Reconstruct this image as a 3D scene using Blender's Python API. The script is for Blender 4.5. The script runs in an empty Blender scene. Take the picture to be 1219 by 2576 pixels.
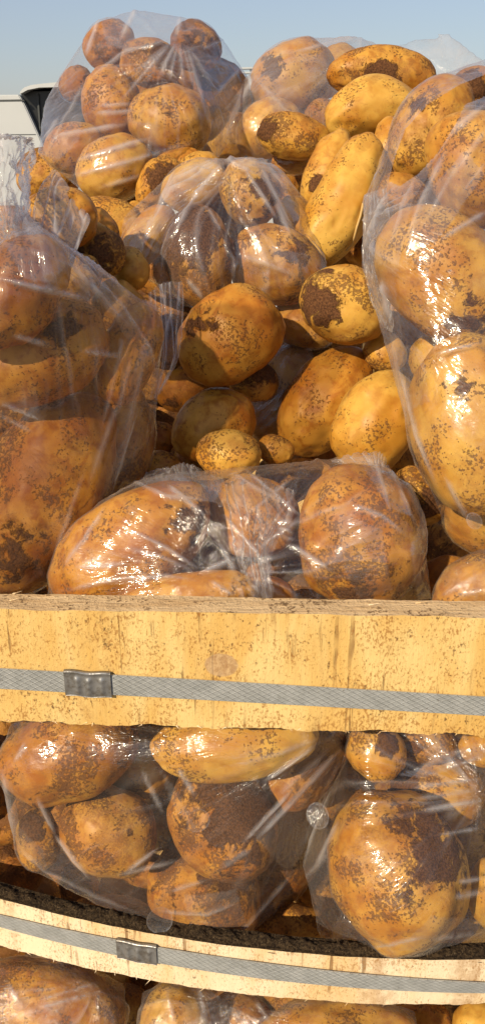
import bpy, bmesh, math, random
import numpy as np
from mathutils import Vector, Matrix
from mathutils.bvhtree import BVHTree

R = math.radians
scene = bpy.context.scene
COL = scene.collection

# ------------------------------------------------------------------ camera
FOV, PITCH, CAMZ = 60.0, 22.8, 1.5
cam_d = bpy.data.cameras.new('camera')
cam = bpy.data.objects.new('camera', cam_d); COL.objects.link(cam)
cam.location = (0, 0, CAMZ); cam.rotation_euler = (R(90 - PITCH), 0, 0)
cam_d.sensor_fit = 'VERTICAL'; cam_d.angle = R(FOV)
cam_d.clip_start = 0.02; cam_d.clip_end = 2000
scene.camera = cam

# ------------------------------------------------------------------ light
SUN_EL, SUN_AZ = 32.0, 36.0          # azimuth: degrees to the left of straight behind the camera
SUN_DIR = Vector((-math.sin(R(SUN_AZ)) * math.cos(R(SUN_EL)), -math.cos(R(SUN_AZ)) * math.cos(R(SUN_EL)), math.sin(R(SUN_EL))))
world = bpy.data.worlds.new('World'); scene.world = world; world.use_nodes = True
wn = world.node_tree.nodes; wl = world.node_tree.links
wn.clear()
wo = wn.new('ShaderNodeOutputWorld'); wb = wn.new('ShaderNodeBackground'); ws = wn.new('ShaderNodeTexSky')
ws.sky_type = 'NISHITA'; ws.sun_disc = False
ws.sun_elevation = R(SUN_EL); ws.sun_rotation = R(180 + SUN_AZ)
ws.air_density = 1.3; ws.dust_density = 0.7; ws.ozone_density = 6.0
wb.inputs['Strength'].default_value = 0.06
wl.new(ws.outputs[0], wb.inputs[0]); whz = wn.new('ShaderNodeBackground'); whz.inputs[0].default_value = (.19, .175, .205, 1)      # even pale haze over the blue
wad = wn.new('ShaderNodeAddShader'); wl.new(wb.outputs[0], wad.inputs[0]); wl.new(whz.outputs[0], wad.inputs[1]); wl.new(wad.outputs[0], wo.inputs[0])
sun_d = bpy.data.lights.new('sun', 'SUN'); sun_d.energy = 5.0; sun_d.angle = R(0.55); sun_d.color = (1.0, 0.84, 0.61)
sun = bpy.data.objects.new('sun', sun_d); COL.objects.link(sun)
sun.rotation_euler = SUN_DIR.to_track_quat('Z', 'Y').to_euler()
sun.location = (-3, -5, 6)

scene.view_settings.view_transform = 'Standard'; scene.view_settings.look = 'None'
scene.view_settings.exposure = 0.18; scene.view_settings.gamma = 1.0
scene.render.engine = 'CYCLES'
cy = scene.cycles
cy.use_denoising = True
cy.max_bounces = 10; cy.diffuse_bounces = 2; cy.glossy_bounces = 3; cy.transmission_bounces = 4; cy.transparent_max_bounces = 28
cy.caustics_reflective = False; cy.caustics_refractive = False
cy.sample_clamp_indirect = 4.0

# ------------------------------------------------------------------ pixel <-> world (photo measured on a 1219 x 2576 sheet)
FP = 1288 / math.tan(R(FOV / 2))
C0 = np.array([0, 0, CAMZ])
RT = np.array([1.0, 0, 0]); UP = np.array([0, math.sin(R(PITCH)), math.cos(R(PITCH))]); FW = np.array([0, math.cos(R(PITCH)), -math.sin(R(PITCH))])
def P(px, py, Z):
    return C0 + Z * (FW + RT * (px - 609.5) / FP - UP * (py - 1288) / FP)
def proj(v):
    d = v - C0
    z = d @ FW
    return 609.5 + FP * (d @ RT) / z, 1288 - FP * (d @ UP) / z, z

# ------------------------------------------------------------------ vector noise
_rng = np.random.RandomState(7)
_perm = np.concatenate([_rng.permutation(256)] * 3)
_grad = _rng.normal(size=(256, 3)); _grad /= np.linalg.norm(_grad, axis=1)[:, None]
def noise3(p):
    p = np.asarray(p, float); i = np.floor(p).astype(int); f = p - i; u = f * f * f * (f * (f * 6 - 15) + 10)
    i &= 255; out = np.zeros(len(p))
    for dx in (0, 1):
        for dy in (0, 1):
            for dz in (0, 1):
                h = _perm[_perm[_perm[(i[:, 0] + dx) & 255] + ((i[:, 1] + dy) & 255)] + ((i[:, 2] + dz) & 255)]
                g = _grad[h & 255]; d = f - np.array([dx, dy, dz])
                w = (u[:, 0] if dx else 1 - u[:, 0]) * (u[:, 1] if dy else 1 - u[:, 1]) * (u[:, 2] if dz else 1 - u[:, 2])
                out += w * np.einsum('ij,ij->i', g, d)
    return out * 1.5
def fbm(p, o=3):
    return sum(noise3(p * 2 ** k + 13.7 * k) / 2 ** k for k in range(o))

# ------------------------------------------------------------------ node helper
class NT:
    def __init__(s, name):
        s.m = bpy.data.materials.new(name); s.m.use_nodes = True
        s.t = s.m.node_tree; s.t.nodes.clear()
        s.out = s.n('ShaderNodeOutputMaterial')
    def n(s, t, **k):
        x = s.t.nodes.new(t)
        for a, v in k.items(): setattr(x, a, v)
        return x
    def put(s, sock, v):
        if isinstance(v, bpy.types.NodeSocket): s.t.links.new(v, sock)
        elif v is not None: sock.default_value = v
    def math(s, op, a, b=None, c=None, clamp=False):
        x = s.n('ShaderNodeMath', operation=op); x.use_clamp = clamp
        s.put(x.inputs[0], a)
        if b is not None: s.put(x.inputs[1], b)
        if c is not None: s.put(x.inputs[2], c)
        return x.outputs[0]
    def vmath(s, op, a, b=None, scale=None):
        x = s.n('ShaderNodeVectorMath', operation=op); s.put(x.inputs[0], a)
        if b is not None: s.put(x.inputs[1], b)
        if scale is not None: s.put(x.inputs[3], scale)
        return x.outputs[0]
    def step(s, v, lo, hi):
        x = s.n('ShaderNodeMapRange', interpolation_type='SMOOTHSTEP')
        s.put(x.inputs[0], v); s.put(x.inputs[1], lo); s.put(x.inputs[2], hi)
        return x.outputs[0]
    def noise(s, vec, scale, detail=3, rough=0.55, dist=0.0):
        x = s.n('ShaderNodeTexNoise'); s.put(x.inputs['Vector'], vec)
        x.inputs['Scale'].default_value = scale; x.inputs['Detail'].default_value = detail
        x.inputs['Roughness'].default_value = rough; x.inputs['Distortion'].default_value = dist
        return x.outputs[0]
    def mix(s, f, a, b, blend='MIX'):
        x = s.n('ShaderNodeMix', data_type='RGBA', blend_type=blend)
        s.put(x.inputs[0], f)
        s.put(x.inputs[6], a if isinstance(a, bpy.types.NodeSocket) else (*a, 1))
        s.put(x.inputs[7], b if isinstance(b, bpy.types.NodeSocket) else (*b, 1))
        return x.outputs[2]
    def attr(s, name, typ='OBJECT'):
        x = s.n('ShaderNodeAttribute', attribute_name=name, attribute_type=typ)
        return x
    def bump(s, h, dist, strength=1.0, nrm=None):
        x = s.n('ShaderNodeBump'); x.inputs['Strength'].default_value = strength; x.inputs['Distance'].default_value = dist
        s.put(x.inputs['Height'], h)
        if nrm is not None: s.put(x.inputs['Normal'], nrm)
        return x.outputs[0]
    def pbr(s, col, rough, nrm=None, metal=0.0, spec=0.5, **k):
        b = s.n('ShaderNodeBsdfPrincipled')
        s.put(b.inputs['Base Color'], col if isinstance(col, bpy.types.NodeSocket) else (*col, 1))
        s.put(b.inputs['Roughness'], rough); s.put(b.inputs['Metallic'], metal); s.put(b.inputs['Specular IOR Level'], spec)
        if nrm is not None: s.put(b.inputs['Normal'], nrm)
        for a, v in k.items(): s.put(b.inputs[a.replace('_', ' ')], v)
        return b.outputs[0]
    def surf(s, sh):
        s.t.links.new(sh, s.out.inputs[0]); return s.m
    def co(s, which='Object'):
        return s.n('ShaderNodeTexCoord').outputs[which]

# ------------------------------------------------------------------ materials
def mat_potato():
    t = NT('potato_skin')
    mud = t.attr('mud').outputs['Fac']; seed = t.attr('seed').outputs['Fac']; tone = t.attr('tone').outputs['Fac']
    off = t.n('ShaderNodeCombineXYZ'); t.put(off.inputs[0], seed); t.put(off.inputs[1], t.math('MULTIPLY', seed, 1.7)); t.put(off.inputs[2], t.math('MULTIPLY', seed, -2.3))
    co = t.vmath('ADD', t.co(), off.outputs[0])
    big = t.noise(co, 22, 3, .55)
    mid = t.noise(co, 70, 5, .62, .4)
    cy_ = t.mix(t.step(big, .35, .68), (.60, .355, .068), (.46, .210, .024))
    co_ = t.mix(t.step(big, .35, .68), (.49, .215, .025), (.34, .107, .009))
    col = t.mix(tone, cy_, co_)
    col = t.mix(t.math('MULTIPLY', t.step(mid, .44, .66), t.math('MULTIPLY_ADD', tone, .55, .25)), col, (.255, .066, .006))
    # dusty dried soil film in wide soft patches
    dust = t.noise(co, 34, 6, .66, .6)
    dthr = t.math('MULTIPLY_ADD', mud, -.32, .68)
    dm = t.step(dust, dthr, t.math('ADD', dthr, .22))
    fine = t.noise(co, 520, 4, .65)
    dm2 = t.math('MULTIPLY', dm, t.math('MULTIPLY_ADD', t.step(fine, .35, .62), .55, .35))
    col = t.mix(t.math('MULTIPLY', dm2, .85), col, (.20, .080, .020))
    # stuck dark clumps
    cl = t.noise(co, 36, 8, .69, .6)
    pd = t.n('ShaderNodeVectorMath', operation='DISTANCE'); t.put(pd.inputs[0], t.co()); t.put(pd.inputs[1], t.attr('patch').outputs['Vector'])
    pr = t.attr('patch_r').outputs['Fac']
    pw = t.noise(co, 40, 6, .7)
    cap = t.math('SUBTRACT', 1.0, t.step(t.math('ADD', t.math('DIVIDE', pd.outputs['Value'], t.math('ADD', pr, .00001)), t.math('MULTIPLY_ADD', pw, 2.6, -1.3)), .2, 1.5))
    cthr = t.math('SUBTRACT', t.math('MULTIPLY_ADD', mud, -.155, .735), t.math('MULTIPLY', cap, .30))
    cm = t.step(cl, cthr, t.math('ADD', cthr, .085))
    # specks
    sp = t.noise(co, 360, 3.5, .66)
    zone = t.noise(co, 30, 2, .5)
    sthr = t.math('SUBTRACT', .752, t.math('MULTIPLY', t.math('MULTIPLY_ADD', mud, .22, .13), t.step(zone, .3, .68)))
    sm = t.step(sp, sthr, t.math('ADD', sthr, .03))
    dark = t.math('MAXIMUM', cm, t.math('MULTIPLY', sm, .75))
    soil = t.mix(t.step(fine, .35, .65), (.060, .024, .009), (.155, .066, .023))
    col = t.mix(dark, col, soil)
    h = t.math('ADD', t.math('MULTIPLY', cm, t.math('MULTIPLY_ADD', fine, .9, .55)), t.math('MULTIPLY', sm, .3))
    h = t.math('ADD', h, t.math('MULTIPLY', mid, .18))
    h = t.math('ADD', h, t.math('MULTIPLY', t.math('MULTIPLY', fine, dm), .3))
    nrm = t.bump(h, .0016, .9)
    rough = t.math('MULTIPLY_ADD', t.math('MAXIMUM', dark, t.math('MULTIPLY', dm, .7)), .45, .43)
    return t.surf(t.pbr(col, rough, nrm, spec=.24, Subsurface_Weight=.06, Subsurface_Radius=(.006, .003, .001), Subsurface_Scale=.5))

def mat_film():
    t = NT('clear_plastic_film')
    hz = t.attr('haze').outputs['Fac']
    uv = t.n('ShaderNodeUVMap', uv_map='fold').outputs[0]
    fold = t.attr('crease', 'GEOMETRY').outputs['Fac']; panel = t.attr('panel', 'GEOMETRY').outputs['Fac']
    co = t.co()
    mp = t.n('ShaderNodeMapping'); t.put(mp.inputs[0], uv); mp.inputs['Scale'].default_value = (26, 9, 1)
    s1 = t.noise(mp.outputs[0], 1.0, 3, .55, .25)
    mp2 = t.n('ShaderNodeMapping'); t.put(mp2.inputs[0], uv); mp2.inputs['Scale'].default_value = (70, 16, 1)
    s2 = t.noise(mp2.outputs[0], 1.0, 2, .5)
    cr = t.noise(co, 55, 3, .5, .3)
    h = t.math('ADD', t.math('MULTIPLY', s1, 1.0), t.math('MULTIPLY', s2, .30))
    h = t.math('ADD', h, t.math('MULTIPLY', cr, .8))
    nrm = t.bump(h, .0013, .85)
    lw = t.n('ShaderNodeLayerWeight'); lw.inputs['Blend'].default_value = .5; t.put(lw.inputs['Normal'], nrm)
    f = t.math('POWER', lw.outputs['Facing'], 3.0)
    gl = t.n('ShaderNodeBsdfGlossy'); gl.inputs['Roughness'].default_value = .085; gl.inputs['Color'].default_value = (1, 1, 1, 1); t.put(gl.inputs['Normal'], nrm)
    gl2 = t.n('ShaderNodeBsdfGlossy'); gl2.inputs['Roughness'].default_value = .30; t.put(gl2.inputs['Normal'], nrm)
    glm = t.n('ShaderNodeMixShader'); glm.inputs[0].default_value = .38; t.t.links.new(gl.outputs[0], glm.inputs[1]); t.t.links.new(gl2.outputs[0], glm.inputs[2])
    tr = t.n('ShaderNodeBsdfTransparent'); tr.inputs[0].default_value = (.975, .97, .965, 1)
    df = t.n('ShaderNodeBsdfDiffuse'); df.inputs[0].default_value = (.82, .795, .79, 1)
    tl = t.n('ShaderNodeBsdfTranslucent'); tl.inputs[0].default_value = (.82, .795, .79, 1)
    dfm = t.n('ShaderNodeMixShader'); dfm.inputs[0].default_value = .45; t.t.links.new(df.outputs[0], dfm.inputs[1]); t.t.links.new(tl.outputs[0], dfm.inputs[2])
    cloud = t.noise(co, 24, 4, .6)
    ha = t.math('MULTIPLY', hz, t.math('MULTIPLY_ADD', t.step(cloud, .35, .7), 1.1, .35))
    ha = t.math('ADD', ha, t.math('ADD', t.math('MULTIPLY', t.math('POWER', fold, 1.2), .44), t.math('MULTIPLY', panel, .075)))
    ha = t.math('ADD', ha, t.math('MULTIPLY', t.math('POWER', lw.outputs['Facing'], 4.0), .24), clamp=True)
    m1 = t.n('ShaderNodeMixShader'); t.put(m1.inputs[0], ha); t.t.links.new(tr.outputs[0], m1.inputs[1]); t.t.links.new(dfm.outputs[0], m1.inputs[2])
    # soil crumbs stuck to the film
    sp = t.noise(co, 330, 2, .55); zone = t.noise(co, 26, 3, .6)
    sm = t.math('MULTIPLY', t.step(sp, .70, .735), t.step(zone, .46, .62))
    sd = t.n('ShaderNodeBsdfDiffuse'); sd.inputs[0].default_value = (.085, .038, .016, 1)
    m2 = t.n('ShaderNodeMixShader'); t.put(m2.inputs[0], t.math('MULTIPLY', sm, .85)); t.t.links.new(m1.outputs[0], m2.inputs[1]); t.t.links.new(sd.outputs[0], m2.inputs[2])
    m3 = t.n('ShaderNodeMixShader'); t.put(m3.inputs[0], t.math('ADD', t.math('MULTIPLY_ADD', f, .34, .046), t.math('MULTIPLY', t.math('MAXIMUM', fold, panel), .10))); t.t.links.new(m2.outputs[0], m3.inputs[1]); t.t.links.new(glm.outputs[0], m3.inputs[2])
    return t.surf(m3.outputs[0])

def mat_wood(name, base, dirt=1.0, knot=None):
    t = NT(name)
    co = t.co()
    mp = t.n('ShaderNodeMapping'); t.put(mp.inputs[0], co); mp.inputs['Scale'].default_value = (150, 150, 9)
    saw = t.noise(mp.outputs[0], 1.0, 3, .6, .1)                       # vertical saw marks
    mp2 = t.n('ShaderNodeMapping'); t.put(mp2.inputs[0], co); mp2.inputs['Scale'].default_value = (14, 14, 5)
    blotch = t.noise(mp2.outputs[0], 1.0, 4, .6, .5)
    a = tuple(base); b = tuple(c * k for c, k in zip(base, (.86, .72, .50)))
    col = t.mix(t.step(blotch, .38, .66), a, b)
    zone = t.noise(co, 13, 3, .6)
    lines = t.math('MULTIPLY', t.step(saw, .575, .66), t.step(zone, .42, .62))
    col = t.mix(t.math('MULTIPLY', lines, .78), col, (.19, .095, .032))
    ms = t.n('ShaderNodeMapping'); t.put(ms.inputs[0], co); ms.inputs['Scale'].default_value = (1.15, 1, .7)
    n1 = t.noise(ms.outputs[0], 430, 5, .74); n1z = t.noise(co, 26, 4, .65)
    sp = t.step(t.math('ADD', n1, t.math('MULTIPLY_ADD', n1z, .40, -.20)), .515, .64)
    col = t.mix(t.math('MULTIPLY', sp, .80 * dirt), col, (.31, .135, .030))
    n2 = t.noise(ms.outputs[0], 260, 5, .78); z2 = t.noise(co, 17, 4, .6, .8)
    sp2 = t.step(t.math('ADD', n2, t.math('MULTIPLY_ADD', z2, .5, -.25)), .605, .68)
    col = t.mix(t.math('MULTIPLY', sp2, .85 * dirt), col, (.10, .048, .018))
    zs = t.n('ShaderNodeMapping'); t.put(zs.inputs[0], co); zs.inputs['Scale'].default_value = (16, 1, 1.2)
    band = t.noise(zs.outputs[0], 1.0, 3, .6, .3); b2 = t.noise(co, 85, 5, .7)
    col = t.mix(t.math('MULTIPLY', t.step(t.math('ADD', band, t.math('MULTIPLY_ADD', b2, .5, -.25)), .57, .74), .62 * dirt), col, (.34, .165, .05))
    if knot:
        kd = t.n('ShaderNodeMapping'); kd.inputs['Location'].default_value = (-knot[0] / knot[2], 0, -knot[1] / knot[3]); kd.inputs['Scale'].default_value = (1 / knot[2], 0, 1 / knot[3]); t.put(kd.inputs[0], co)
        kl = t.n('ShaderNodeVectorMath', operation='LENGTH'); t.put(kl.inputs[0], kd.outputs[0]); kn = t.noise(co, 170, 5, .7, .5)
        kr = t.math('ADD', kl.outputs['Value'], t.math('MULTIPLY_ADD', kn, .22, -.11))
        kc = t.mix(t.step(kn, .38, .62), (.50, .34, .185), (.33, .195, .10))
        col = t.mix(t.math('MULTIPLY', t.math('SUBTRACT', 1.0, t.step(kr, .90, 1.05)), .8), col, kc)
    # bottom-edge stain + crack lines carried by vertex colour-free attribute
    st = t.attr('stain', 'GEOMETRY').outputs['Fac']
    sn = t.noise(co, 120, 5, .7)
    sm = t.step(t.math('ADD', st, t.math('MULTIPLY_ADD', sn, .9, -.45)), .55, .8)
    col = t.mix(t.math('MULTIPLY', sm, .75), col, (.10, .062, .036))
    h = t.math('ADD', t.math('MULTIPLY', saw, .8), t.math('MULTIPLY', n1, .5))
    h = t.math('SUBTRACT', h, t.math('MULTIPLY', lines, .6))
    nrm = t.bump(h, .0012, .8)
    return t.surf(t.pbr(col, .72, nrm, spec=.25))

def mat_end_grain():
    t = NT('plank_top_grain')
    co = t.co()
    mp = t.n('ShaderNodeMapping'); t.put(mp.inputs[0], co); mp.inputs['Scale'].default_value = (18, 260, 260)
    g = t.noise(mp.outputs[0], 1, 4, .65, .2)
    n1 = t.noise(co, 260, 4, .7); z = t.noise(co, 22, 4, .65)
    col = t.mix(t.step(g, .35, .7), (.64, .46, .25), (.50, .325, .155))
    sp = t.step(t.math('ADD', n1, t.math('MULTIPLY_ADD', z, .6, -.3)), .56, .64)
    col = t.mix(t.math('MULTIPLY', sp, .8), col, (.10, .05, .02))
    return t.surf(t.pbr(col, .85, t.bump(t.math('ADD', g, n1), .002, .9), spec=.2))

def mat_simple(name, col, rough=.6, metal=0.0, var=.15, scale=60, bump=.0004, spec=.5):
    t = NT(name); co = t.co()
    n = t.noise(co, scale, 5, .6)
    c = t.mix(t.step(n, .3, .7), tuple(x * (1 - var) for x in col), tuple(min(1, x * (1 + var)) for x in col))
    return t.surf(t.pbr(c, rough, t.bump(n, bump, .6), metal, spec))

def mat_strap():
    t = NT('embossed_strap')
    uv = t.n('ShaderNodeUVMap', uv_map='strip').outputs[0]
    sep = t.n('ShaderNodeSeparateXYZ'); t.put(sep.inputs[0], uv)
    u, v = sep.outputs[0], sep.outputs[1]
    def lines(sign):
        x = t.math('ADD', t.math('MULTIPLY', u, 125.0), t.math('MULTIPLY', v, sign * 4.0))
        fr = t.math('FRACT', x)
        d = t.math('ABSOLUTE', t.math('SUBTRACT', fr, .5))
        return t.step(d, .40, .47)
    e1 = lines(1.0); e2 = lines(-1.0)
    dash = t.step(t.noise(uv, 420, 1, .5), .42, .55)
    e = t.math('MAXIMUM', t.math('MULTIPLY', e1, t.math('MULTIPLY_ADD', dash, .7, .3)), t.math('MULTIPLY', e2, .75))
    g = t.noise(t.co(), 70, 5, .65)
    col = t.mix(t.step(g, .3, .75), (.36, .37, .36), (.26, .27, .262))
    col = t.mix(t.math('MULTIPLY', e, .30), col, (.55, .55, .51))
    dirt = t.step(t.noise(t.co(), 240, 4, .7), .64, .70)
    col = t.mix(t.math('MULTIPLY', dirt, .6), col, (.10, .07, .04))
    return t.surf(t.pbr(col, .42, t.bump(e, .0006, .8), .15, .5))

def mat_buckle():
    t = NT('buckle_metal'); co = t.co()
    g = t.noise(co, 110, 5, .65, .4)
    col = t.mix(t.step(g, .4, .68), (.27, .27, .265), (.15, .135, .115))
    return t.surf(t.pbr(col, .36, t.bump(g, .0008, .6), .55, .5))

def mat_soil():
    t = NT('dried_soil'); co = t.co()
    a = t.noise(co, 90, 6, .7); b = t.noise(co, 380, 4, .7)
    col = t.mix(t.step(b, .35, .68), (.020, .013, .008), (.105, .068, .034))
    col = t.mix(t.math('MULTIPLY', t.step(t.noise(co, 500, 2, .6), .62, .7), .7), col, (.24, .17, .09))
    return t.surf(t.pbr(col, .95, t.bump(t.math('ADD', a, b), .006, 1.0), spec=.15))

M_POT = mat_potato(); M_FILM = mat_film(); M_SOIL = mat_soil()
M_WOOD = mat_wood('sawn_pine', (.72, .525, .215), 1.0, (-.0170, 1.112, .0137, .0110)); M_HOOP = mat_wood('pale_hoop_wood', (.78, .64, .43), .8)
M_TOP = mat_end_grain(); M_STRAP = mat_strap(); M_BUCK = mat_buckle()
M_WHITE = mat_simple('white_vehicle_paint', (.47, .49, .49), .35, 0, .03, 3, .0001)
M_BLACK = mat_simple('painted_interior_shade', (.008, .009, .009), .35, 0, .2, 20)
M_SEAM = mat_simple('rubber_seal', (.05, .055, .055), .7)
M_BLUE = mat_simple('tinted_roof_glass', (.13, .25, .40), .12)
M_ROOT = mat_simple('dry_root', (.55, .36, .13), .7)
M_TYRE = mat_simple('tyre_rubber', (.03, .03, .03), .8)

# ------------------------------------------------------------------ object helpers
def link(name, me, mat, parent=None):
    o = bpy.data.objects.new(name, me); COL.objects.link(o)
    if mat is not None and not me.materials: me.materials.append(mat)
    if parent is not None: o.parent = parent
    return o
def mesh_from(name, V, F, smooth=True):
    me = bpy.data.meshes.new(name); me.from_pydata([tuple(map(float, v)) for v in V], [], [tuple(map(int, f)) for f in F])
    if smooth: me.polygons.foreach_set('use_smooth', [True] * len(me.polygons))
    me.update(); return me
def tag(o, label=None, cat=None, group=None, kind=None):
    if label: o['label'] = label
    if cat: o['category'] = cat
    if group: o['group'] = group
    if kind: o['kind'] = kind
    return o
def box_bm(bm, x0, x1, y0, y1, z0, z1, bevel=0.0):
    r = bmesh.ops.create_cube(bm, size=1)
    for v in r['verts']:
        v.co = Vector(((x0 + x1) / 2 + v.co.x * (x1 - x0), (y0 + y1) / 2 + v.co.y * (y1 - y0), (z0 + z1) / 2 + v.co.z * (z1 - z0)))
    if bevel:
        es = list({e for v in r['verts'] for e in v.link_edges})
        bmesh.ops.bevel(bm, geom=es, offset=bevel, segments=2, affect='EDGES', profile=.6)
def bm_obj(name, bm, mat, parent=None, smooth=False):
    me = bpy.data.meshes.new(name); bm.to_mesh(me); bm.free()
    if smooth: me.polygons.foreach_set('use_smooth', [True] * len(me.polygons))
    return link(name, me, mat, parent)

# ------------------------------------------------------------------ the setting
bm = bmesh.new(); bmesh.ops.create_grid(bm, x_segments=8, y_segments=8, size=600)
tg = NT('dusty_yard'); gco = tg.co(); gn = tg.noise(gco, .8, 8, .65); gf = tg.noise(gco, 40, 4, .6)
g = bm_obj('ground', bm, tg.surf(tg.pbr(tg.mix(tg.math('MULTIPLY', gn, gf), (.16, .14, .115), (.30, .26, .21)), .9, tg.bump(gf, .01, .6))))
tag(g, kind='structure')

# ------------------------------------------------------------------ crate
crate = bpy.data.objects.new('wooden_crate', None); COL.objects.link(crate); crate.location = (0, 1.1, 0)
tag(crate, 'pale sawn wood crate with strapped front planks, heaped with bagged and loose potatoes', 'crate')
bpy.context.view_layer.update()
def to_local(o, root):
    o.parent = root; o.matrix_parent_inverse = root.matrix_world.inverted()
CINV = Matrix.Translation((0, -1.1, 0))

def ribbon(xs, yf, z0, z1, thick, nv, name, mat, mat_top=None, edge=0.0, seed=0, uvname=None):
    """a plank or strap standing on edge along x: front face nv rows, then top, back, bottom."""
    n = len(xs); x = np.asarray(xs); y = yf(x); zt = z1(x); zb = z0(x)
    prof = [(0, 1 - k / nv) for k in range(nv + 1)] + [(1, 0.0), (1, .5), (1, 1.0), (.5, 1.0)]
    V = []; m = len(prof)
    dy = np.gradient(y, x); ln = np.sqrt(1 + dy * dy); nx, ny = -dy / ln, 1 / ln
    for d, h in prof:
        V.append(np.stack([x + nx * d * thick, y + ny * d * thick, zb + (zt - zb) * h], 1))
    V = np.array(V)                                     # m, n, 3
    if edge:
        for k, (d, h) in enumerate(prof):
            q = np.stack([V[k, :, 0] * 34, V[k, :, 1] * 34 + seed, V[k, :, 2] * 34], 1)
            V[k, :, 2] += fbm(q, 4) * edge * (1.0 if h in (0.0, 1.0) else .1) * (1.5 if h == 0 else .5)
            V[k, :, 1] += fbm(q * .6 + 31, 3) * edge * .4
            if h in (0.0,): V[k, :, 2] += np.minimum(0, noise3(q * 9 + 5)) * edge * .9
    idx = np.arange(m * n).reshape(m, n)
    F = []; fm = []
    for k in range(m):
        k2 = (k + 1) % m
        top = prof[k][1] == 1.0 and prof[k2][1] == 1.0
        for i in range(n - 1):
            F.append((idx[k, i], idx[k, i + 1], idx[k2, i + 1], idx[k2, i])[::-1]); fm.append(1 if (top and mat_top) else 0)
    F.append(tuple(idx[:, 0])); fm.append(0); F.append(tuple(idx[::-1, -1])); fm.append(0)
    me = mesh_from(name, V.reshape(-1, 3), F, False)
    me.materials.append(mat)
    if mat_top: me.materials.append(mat_top)
    me.polygons.foreach_set('material_index', fm)
    a = me.attributes.new('stain', 'FLOAT', 'POINT')
    hs = np.repeat(np.array([h for d, h in prof]), n)
    a.data.foreach_set('value', (np.clip((.16 - hs) / .16, 0, 1) * .55 + .18 * np.clip((hs - .93) / .07, 0, 1)).astype(np.float32))
    if uvname:
        uvl = me.uv_layers.new(name=uvname)
        s = np.concatenate([[0], np.cumsum(np.hypot(np.diff(x), np.diff(y)))])
        vi = np.zeros(len(me.loops), int); me.loops.foreach_get('vertex_index', vi)
        uvl.data.foreach_set('uv', np.stack([s[vi % n], hs[vi]], 1).ravel().astype(np.float32))
    o = link(name, me, None); return o

def smooth_interp(xa, ya):
    co = np.polyfit(xa, ya, len(xa) - 1); return lambda x: np.polyval(co, np.clip(x, -.75, .75))
yU = lambda x: .6065 - .034 * x + .02 * np.maximum(0, -x - .15) ** 2
zUt = lambda x: 1.1595 + 0 * x
zUb = lambda x: 1.0515 - .012 * x
up = ribbon(np.linspace(-.62, .62, 420), yU, zUb, zUt, .026, 12, 'front_plank', M_WOOD, M_TOP, .0021)
to_local(up, crate)
RC = 1.4
yL = lambda x: 2.0 - np.sqrt(RC ** 2 - (x - .2) ** 2)
zLt = lambda x: .795 + 0 * x
zLb = lambda x: .733 + .018 * x
lo = ribbon(np.linspace(-.72, .8, 420), yL, zLb, zLt, .019, 8, 'curved_hoop', M_HOOP, M_SOIL, .0013, 9)
to_local(lo, crate)
# straps
def strap(name, yf, zt, zb, x0, x1):
    o = ribbon(np.linspace(x0, x1, 160), lambda x: yf(x) - .0032, zb, zt, .0012, 2, name, M_STRAP, uvname='strip')
    to_local(o, crate); return o
zSt = lambda x: zUt(x) - (zUt(x) - zUb(x)) * (.573 + .37 * x)
zSb = lambda x: zSt(x) - .0185 + .004 * x
st1 = strap('metal_strap', yU, zSt, zSb, -.62, .62)
fLt = smooth_interp(np.array([-.24, 0, .226]), np.array([.29, .23, .46])); fLb = smooth_interp(np.array([-.24, 0, .226]), np.array([.545, .56, .69]))
q2 = lambda f: (lambda x: zLt(x) - (zLt(x) - zLb(x)) * f(np.clip(x, -.3, .3)))
st2 = strap('metal_strap', yL, q2(fLt), q2(fLb), -.6, .6)
def buckle(st, yf, zt, zb, x0, x1):
    """folded sheet seal crimped round the strap, two rows of dimples, curled upper lip."""
    nx, nz = 46, 22; V = []; F = []
    xs = np.linspace(x0, x1, nx); w = x1 - x0
    zc = (zt(xs) + zb(xs)) / 2; hh = (zt(xs) - zb(xs)) / 2 + .0022
    for j in range(nz):
        v = -1 + 2 * j / (nz - 1)
        for i in range(nx):
            u = i / (nx - 1)
            d = .0046 + .0003 * (1 - v * v)
            if v > .75: d += .0012 * math.sin((v - .75) / .25 * math.pi / 2)
            for cu in (.28, .52, .80):
                for cv in (-.55, -.1, .35):
                    rr = ((u - cu) * w / .0042) ** 2 + ((v - cv) * .011 / .0042) ** 2
                    d += .0019 * math.exp(-rr * 2.4)
            V.append((xs[i], yf(xs[i]) - d, zc[i] + v * hh[i] + .0006 * math.sin(u * 9)))
    n0 = len(V)
    V += [(x, y + .0040, z) for x, y, z in V]
    for L, fl in ((0, 1), (n0, 0)):
        for j in range(nz - 1):
            for i in range(nx - 1):
                a = L + j * nx + i; q = (a, a + 1, a + nx + 1, a + nx); F.append(q if fl else q[::-1])
    rim = [j * nx for j in range(nz)], [j * nx + nx - 1 for j in range(nz)], list(range(nx)), list(range((nz - 1) * nx, nz * nx))
    for r_ in rim:
        for a, b in zip(r_, r_[1:]): F.append((a, b, b + n0, a + n0))
    o = link('buckle', mesh_from('buckle', V, F), M_BUCK); o.parent = st; o.matrix_parent_inverse = st.matrix_basis.inverted()
    return o
def xat(px, yf):                     # x on the plank under a picture column
    x = 0.0
    for _ in range(6): x = (px - 609.5) / FP * ((yf(np.array([x]))[0]) / math.cos(R(33)) if yf is yU else .90)
    return x
def buckle_fix(o): pass
zS1m = lambda x: zSt(x)
def xs_for(px, py):                  # solve x on the upper plank front
    for Z in (.69,): return (px - 609.5) / FP * Z
bk1 = buckle(st1, yU, zSt, zSb, (150 - 609.5) / FP * .697, (272 - 609.5) / FP * .700)
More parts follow.
